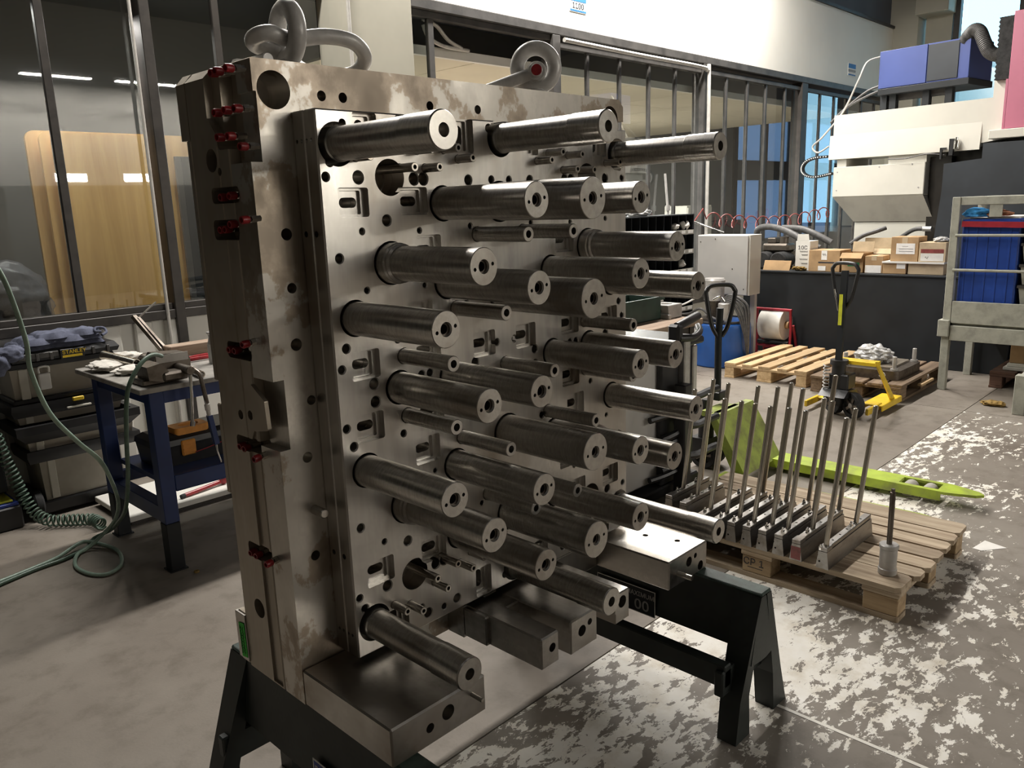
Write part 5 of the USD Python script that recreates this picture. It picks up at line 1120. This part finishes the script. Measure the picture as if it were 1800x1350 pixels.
t = T("red_pliers", "red handled pliers on the table beside the steel bush", "pliers", (.3, 2.6, ZTb)); t.add("handle", tube(spline([(.19, 2.56, ZTb + .012), (.26, 2.58, ZTb + .016), (.34, 2.60, ZTb + .014)], 5), .010, 8), "red_plastic"); t.add("handle", tube(spline([(.19, 2.54, ZTb + .012), (.26, 2.53, ZTb + .014), (.34, 2.53, ZTb + .014)], 5), .010, 8), "red_plastic"); t.add("jaw", box(.14, .20, 2.54, 2.56, ZTb, ZTb + .014, .004), "dark_iron")
t = T("fitting", "small dark pipe fitting on the table behind the vise", "fitting", (.02, 2.55, ZTb)); t.add("fitting", J(blob((.05, 2.66, ZTb + .035), (.045, .05, .03), 55, 2, .4, 2.5, -.034), cyl((.0, 2.50, ZTb), (.0, 2.50, ZTb + .05), .012, 12)), "dark_iron")
for k, (x, y) in enumerate(((-.12, 2.27), (-.04, 2.33))):
    t = T("drill_bit", ("thin steel scriber lying left of the vise on the table", "thin drill lying behind the vise on the table")[k], "tool", (x, y, ZTb)); t.add("shaft", cyl((x - .06, y + .03, ZTb + .003), (x + .03, y, ZTb + .003), .003, 8), "chrome")
# orange and black toolbox on the lower shelf
ob = T("toolbox", "black toolbox with orange handle lid and latches on the table's shelf", "toolbox", (.17, 2.55, .41))
zs = .4105
ob.add("box_body", hull([(x, y, z) for z, g_ in ((zs, .012), (zs + .105, 0)) for x in (-.06 + g_, .46 - g_) for y in (2.42 + g_, 2.68 - g_)]), "black_plastic"); ob.add("lid", hull([(x, y, z) for z, g_ in ((zs + .107, -.005), (zs + .135, 0), (zs + .155, .03)) for x in (-.06 + g_, .46 - g_) for y in (2.42 + g_, 2.68 - g_)]), "black_plastic")
hn = MF(prism(rr(.055, .235, 2.44, 2.56, .02), "xy", zs + .135, zs + .185)) - MF(prism(rr(.10, .20, 2.475, 2.53, .02), "xy", zs + .12, zs + .2))
ob.add("handle", man(hn), "orange_plastic", "orange moulded handle"); ob.add("lid_window", prism(rr(.25, .44, 2.45, 2.65, .03), "xy", zs + .150, zs + .164), "grey_plastic")
for x in (.065, .325):
    l = ob.add("latch", box(x, x + .075, 2.408, 2.424, zs + .045, zs + .125, .006), "orange_plastic", "orange latch")
    for k in range(3): ob.add("latch_rib", box(x + .008, x + .067, 2.405, 2.409, zs + .055 + k * .02, zs + .063 + k * .02), "orange_plastic", under=l)
ob.add("red_cord", tube(spline([(.13, 2.403, zs + .055), (.22, 2.40, zs + .068), (.33, 2.403, zs + .088)], 5), .003, 6), "red_plastic", "thin red cord")
t = T("offcut", "small pale wooden offcut on the table's lower rail", "wood", (.25, 2.70, .345)); t.add("offcut", hull([(.17, 2.795, .3465), (.33, 2.795, .3465), (.17, 2.825, .3465), (.33, 2.825, .3465), (.20, 2.80, .372), (.28, 2.80, .385), (.31, 2.82, .37)]), "pallet_new")

# ================================================================== ROLLING TOOLBOX TOWER
tw = T("toolbox_tower", "tall rolling tower of grey and black plastic toolboxes against the wall", "toolbox", (-.1, 3.5, 0))
F = 3.40
def tub(x0, x1, z0, z1, y0=F, y1=3.69, g_=.012, mat="taupe_plastic"):
    return hull([(x, y, z) for z, k in ((z0, g_), (z1, 0)) for x in (x0 + k, x1 - k) for y in (y0 + k, y1)])
tw.add("bottom_bin", tub(-.335, .075, .09, .335), "taupe_plastic", "deep bottom bin"); tw.add("corner_strip", box(-.295, -.255, F - .004, F + .02, .10, .33, .003), "pale_strip"); tw.add("base_skirt", box(-.35, .09, F - .012, 3.69, .02, .092, .008), "black_plastic")
tw.add("bin_rim", hull([(x, y, z) for z, k in ((.325, .012), (.365, 0), (.395, .004)) for x in (-.395 + k, .225 - k) for y in (F - .025 + k, 3.70)]), "black_plastic")
tw.add("middle_bin", tub(-.375, .195, .36, .45), "taupe_plastic"); tw.add("corner_strip", box(-.335, -.295, F - .004, F + .02, .395, .445, .003), "pale_strip")
tray = MF(hull([(x, y, z) for z, k in ((.445, .05), (.50, .0), (.545, .0)) for x in (-.435 + k, .225 - k) for y in (F - .06 + k, 3.70)])) - MF(box(-.40, .19, F - .025, 3.66, .475, .6))
tw.add("open_tray", man(tray), "black_plastic", "open tray with small parts")
tw.add("inner_bin", tub(-.405, .15, .55, .60), "taupe_plastic"); tw.add("corner_strip", box(-.365, -.325, F - .004, F + .02, .555, .595, .003), "pale_strip")
tw.add("drawer_rim", hull([(x, y, z) for z, k in ((.595, .012), (.63, 0), (.665, .006)) for x in (-.435 + k, .175 - k) for y in (F - .03 + k, 3.70)]), "black_plastic"); tw.add("drawer_latch", box(-.125, -.065, F - .045, F - .028, .645, .668, .004), "yellow_plastic", "yellow drawer latch"); tw.add("drawer_grip", box(-.16, -.03, F - .042, F - .028, .607, .618, .003), "pale_strip")
tw.add("upper_bin", tub(-.405, .135, .67, .865), "taupe_plastic", "upper toolbox"); tw.add("corner_strip", box(-.365, -.32, F - .006, F + .02, .685, .86, .003), "pale_strip"); tw.add("upper_base", box(-.41, .14, F - .010, 3.69, .665, .695, .006), "black_plastic"); tw.add("upper_rim", box(-.41, .14, F - .012, 3.69, .862, .895, .006), "black_plastic")
lt_ = tw.add("front_latch", J(box(-.275, -.215, F - .030, F - .012, .735, .825, .005), tube(spline([(-.27, F - .028, .83), (-.268, F - .03, .862), (-.222, F - .03, .862), (-.22, F - .028, .83)], 4), .006, 8)), "white_plastic", "white front latch")
tw.add("lid", hull([(x, y, z) for z, k in ((.90, .01), (.925, 0), (.955, .02)) for x in (-.40 + k, .165 - k) for y in (F - .045 + k, 3.70)]), "black_plastic"); tw.add("lid_band", box(-.365, -.16, F - .048, F - .03, .912, .945, .004), "mullion_grey")
tw.add("brand_panel", box(-.155, -.03, F - .052, F - .03, .895, .947, .002), "black_plastic"); tw.add("lettering", text("STANLEY", .020, (-.146, F - .0525, .9205), (1, 0, 0), (0, 0, 1), .0012, True), "yellow_plastic", "yellow STANLEY lettering"); tw.add("brand_band", box(-.146, -.042, F - .0535, F - .052, .900, .913), "yellow_plastic")
for x in (-.27, -.20, .02, .10): tw.add("lid_clip", box(x - .008, x + .008, F - .052, F - .04, .90, .94, .002), "mullion_grey")
for y in (3.42, 3.60): tw.add("wheel", J(cyl((-.40, y, .085), (-.35, y, .085), .082, 24, .01)), "rubber")
rng = np.random.default_rng(5)
for k in range(7):
    x = -.33 + k * .075
    t = T("small_part", "small part lying in the open tray of the toolbox tower, " + ("first from the left", "second from the left", "third from the left", "the middle one", "third from the right", "second from the right", "first from the right")[k], "part", (x, 3.45, .476), 0, "small parts in the open tray")
    m = (box(x - .025, x + .025, 3.42, 3.46, .4755, .50 + .03 * rng.uniform(), .004) if k % 2 else cyl((x, 3.42, .4885), (x + .02, 3.50, .4885), .012, 12))
    t.add("part", m, ("cloth_white", "cabinet_grey", "white_plastic", "grey_plastic", "red_plastic", "galvanised", "conduit_grey")[k])
# jacket on the toolbox
rng = np.random.default_rng(2)
jk = T("work_jacket", "folded blue-grey work jacket lying on the toolbox tower", "jacket", (-.15, 3.45, .957))
def fold(x0, x1, y0, y1, z0, h, seed, n=26, m=14):
    us, vs_ = np.linspace(-1, 1, n), np.linspace(-1, 1, m)
    U, V = np.meshgrid(us, vs_, indexing="ij")
    e = np.clip(1 - np.abs(U) ** 6, 0, 1) * np.clip(1 - np.abs(V) ** 6, 0, 1)
    P = np.stack([U * 3 + seed, V * 2.2, np.full_like(U, seed)], -1)
    Zz = z0 + h * e ** .4 * (.65 + .7 * meshkit.fbm(P, 4, seed))
    Zz = np.where(e <= 1e-6, z0, Zz)
    top = np.stack([x0 + (U + 1) / 2 * (x1 - x0), y0 + (V + 1) / 2 * (y1 - y0) + .012 * np.sin(U * 7 + seed), Zz], -1).reshape(-1, 3)
    bot = top.copy(); bot[:, 2] = z0
    f = []
    for i in range(n - 1):
        for j in range(m - 1):
            a, b, c, d = i * m + j, (i + 1) * m + j, (i + 1) * m + j + 1, i * m + j + 1
            f += [(a, b, c), (a, c, d), (a + n * m, c + n * m, b + n * m), (a + n * m, d + n * m, c + n * m)]
    return np.vstack([top, bot]), np.array(f)
jk.add("body", J(fold(-.36, .10, 3.37, 3.66, .957, .045, 3), MV(fold(-.33, .085, 3.355, 3.62, .985, .040, 9), (0, 0, .0)), MV(RZ(fold(-.25, .09, 3.36, 3.56, 1.010, .035, 14), .05, (-.1, 3.4, 0)), (0, 0, 0))), "denim", smooth=50)
jk.add("sleeve", J(blob((-.40, 3.36, .96), (.075, .06, .045), 61, 3, .35, 2.0), blob((-.46, 3.34, .92), (.05, .05, .07), 62, 3, .3, 2.0)), "denim", smooth=60)
jk.add("rolled_edge", tube(spline([(.075, 3.345, 1.0), (.105, 3.36, 1.012), (.10, 3.38, 1.035), (.06, 3.385, 1.04), (.05, 3.37, 1.022), (.08, 3.365, 1.018)], 5), .008, 8), "denim", smooth=60)
# green air hoses
ah = T("air_hose", "long green air hose hanging down and looped on the floor by the table", "hose", (-.4, 2.6, 0))
ah.add("hose", tube(spline([(-.80, 1.95, 1.80), (-.74, 2.0, 1.57), (-.69, 2.0, 1.42), (-.655, 2.0, 1.20), (-.655, 2.0, 1.07), (-.61, 2.01, .89), (-.52, 2.03, .745), (-.43, 2.08, .63), (-.34, 2.25, .47), (-.27, 2.42, .30), (-.25, 2.58, .16), (-.30, 2.68, .06), (-.36, 2.70, .015), (-.42, 2.66, .012), (-.47, 2.52, .012), (-.455, 2.38, .012), (-.40, 2.31, .012), (-.32, 2.36, .012), (-.27, 2.50, .012), (-.27, 2.62, .014), (-.33, 2.74, .03), (-.38, 2.76, .03), (-.50, 2.70, .014), (-.64, 2.66, .011), (-.80, 2.62, .011), (-1.1, 2.55, .011)], 8), .0095, 8), "hose_pale", smooth=50)
ah.add("hose", tube(spline([(-.10, 2.10, 1.035), (-.16, 2.05, 1.055), (-.225, 2.02, 1.03), (-.29, 2.0, .955), (-.315, 2.0, .87), (-.335, 2.0, .72), (-.345, 2.02, .54), (-.33, 2.15, .36), (-.27, 2.45, .20), (-.25, 2.66, .09), (-.30, 2.76, .035), (-.36, 2.72, .012), (-.48, 2.66, .012), (-.66, 2.63, .011), (-1.1, 2.48, .011)], 8), .0095, 8), "hose_green", smooth=50)
sp = T("spiral_hose", "dark green spiral hose lying on the floor by the toolbox tower", "hose", (-.3, 3.4, 0))
path = spline([(-.53, 3.37, .55), (-.50, 3.37, .40), (-.475, 3.36, .28), (-.45, 3.33, .16), (-.42, 3.28, .075), (-.38, 3.21, .042), (-.32, 3.16, .036), (-.26, 3.10, .036), (-.21, 3.04, .036), (-.205, 2.93, .036)], 60)
tn = np.gradient(path, axis=0); tn /= np.linalg.norm(tn, axis=1, keepdims=True)
s1 = np.cross(tn, (0.3, .2, 1.0)); s1 /= np.linalg.norm(s1, axis=1, keepdims=True); s2 = np.cross(tn, s1)
ln = np.concatenate([[0], np.cumsum(np.linalg.norm(np.diff(path, axis=0), axis=1))])
w_ = ln / .026 * 2 * PI
dense = np.linspace(0, ln[-1], 1500)
ip = lambda arr: np.stack([np.interp(dense, ln, arr[:, k]) for k in range(3)], 1)
wd = np.interp(dense, ln, w_)
sp.add("coil", tube(ip(path) + .0285 * (np.cos(wd)[:, None] * ip(s1) + np.sin(wd)[:, None] * ip(s2)), .0055, 6), "hose_green", smooth=60)
bx_ = T("storage_box", "low black box with blue and yellow edge at the left picture border", "box", (-.75, 3.5, 0)); bx_.add("box_body", box(-1.15, -.47, 3.33, 3.69, 0, .13, .008), "black_plastic"); bx_.add("lid", box(-1.15, -.48, 3.34, 3.71, .131, .150, .004), "sign_blue"); bx_.add("edge_strip", box(-1.15, -.50, 3.36, 3.70, .151, .162, .003), "tape_yellow"); bx_.add("papers", box(-1.1, -.56, 3.40, 3.66, .163, .18, .004), "paper")
t = T("machine_side", "tall black machine housing at the left picture border", "machine", (-1.0, 3.55, 0)); t.add("housing", box(-1.6, -.50, 3.42, 3.70, .19, .93, .01), "black_paint"); t.add("side_pipe", cyl((-.47, 3.60, .18), (-.47, 3.60, .93), .02, 14), "panel_white")

# ================================================================== BEHIND THE LEFT GLASS
def wtable(label, x0, x1, y, z0, z1, th=.03, r=.06):
    t = T("tabletop_board", label, "board", ((x0 + x1) / 2, y, z0), 0, "wooden tabletops behind the left window"); t.add("board", prism(rr(x0, x1, z0, z1, r), "xz", y, y + th), "board_wood"); return t
tb = T("office_bench", "dark bench behind the left window carrying the boards", "bench", (.4, 4.5, 0)); tb.add("top", box(-1.4, 1.9, 4.0, 4.9, .90, .94), "office_dark"); tb.add("front", box(-1.4, 1.9, 4.02, 4.05, 0, .898), "office_dark")
wtable("front pale wooden tabletop standing upright behind the left window", .235, .985, 4.22, .942, 2.20)
wtable("second wooden tabletop standing behind the front one", .185, .93, 4.29, .942, 2.215)
wtable("rearmost wooden tabletop, its left edge showing, behind the left window", .125, 1.22, 4.36, .942, 2.22)
t = T("black_board", "black panel standing upright behind the window beside the mould", "panel", (1.35, 4.3, .94)); t.add("panel", box(1.02, 1.70, 4.14, 4.165, .942, 2.06, .003), "black_paint"); t.add("edge", box(.98, 1.02, 4.14, 4.165, .942, 2.06), "mullion_grey")
t = T("wrapped_heap", "heap wrapped in grey plastic film behind the left window", "heap", (-.15, 4.25, .94)); t.add("heap", blob((-.20, 4.24, 1.14), (.27, .15, .24), 71, 4, .22, 2.2, -.195), "rubber", smooth=60); t.add("film", blob((-.20, 4.235, 1.15), (.285, .165, .25), 72, 4, .26, 2.6, -.2), "film_wrap", "grey plastic film", smooth=60)
# ================================================================== OFFICE SEEN THROUGH THE RIGHT WINDOWS
for k, (x, y, z, w, h, m) in enumerate(((8.2, 6.0, 0, .9, 1.45, "office_dark"), (9.6, 6.4, 0, .8, 1.5, "cabinet_grey"), (10.6, 6.2, 0, 1.1, 1.1, "office_dark"), (12.3, 6.8, 0, .9, 1.55, "machine_white"), (14.3, 7.2, 0, 1.2, 1.2, "office_dark"))):
    t = T("office_cabinet", ("dark cabinet behind the glass above the pigeon-hole shelf", "grey locker behind the glass right of the window post", "long dark office desk unit behind the red hose", "white cupboard behind the glass near the blue windows", "dark low unit below the blue far windows")[k], "cabinet", (x, y, z))
    t.add("cabinet_body", box(x - w / 2, x + w / 2, y, y + .5, z, z + h, .01), m)
    for j in (-1, 1):
        d = t.add("door", box(x + (-w / 2 + .02 if j < 0 else .01), x + (-.01 if j < 0 else w / 2 - .02), y - .018, y - .001, z + .08, z + h - .04, .003), m)
        t.add("handle", box(x + j * .05 - .008, x + j * .05 + .008, y - .03, y - .019, z + h * .5, z + h * .5 + .12), "chrome", under=d)
t = T("picture_frame", "white framed dark notice board behind the glass", "board", (8.0, 5.9, 1.5)); t.add("frame", man(MF(box(7.5, 8.35, 5.9, 5.93, 1.35, 2.05)) - MF(box(7.5, 8.30, 5.8, 6.0, 1.3, 2.0))), "white_plastic"); t.add("panel", box(7.5, 8.30, 5.91, 5.925, 1.35, 2.0), "office_dark"); t.add("red_note", box(7.6, 7.95, 5.902, 5.909, 1.72, 1.80), "red_paint")

# ================================================================== SMALL BITS ON THE FLOOR
for lab, x, y, r in (("small rusty nut on the floor in front of the work table", -.03, 2.50, .016), ("small rusty washer on the floor right of the table's front leg", -.10, 2.02, .013)):
    t = T("rusty_nut", lab, "nut", (x, y, .0005)); t.add("nut", lathe([(r * .45, 0), (r, 0), (r, .008), (r * .45, .008), (r * .45, 0)], (x, y, .0005), (0, 0, 1), 6), "leaf_brown", smooth=False)
t = T("wood_splinter", "thin wood splinter on the painted floor beyond the pallet", "splinter", (2.55, -.93, .0005)); t.add("splinter", bar((2.50, -.92, .004), (2.60, -.97, .004), .012, .005), "pallet_wood")
t = T("paper_scrap", "white paper scrap on the floor at the pallet's far corner", "paper", (2.52, -.66, .001)); t.add("scrap", hull([(2.45, -.62, .001), (2.58, -.64, .001), (2.55, -.74, .001), (2.50, -.68, .006), (2.44, -.66, .002)]), "paper")
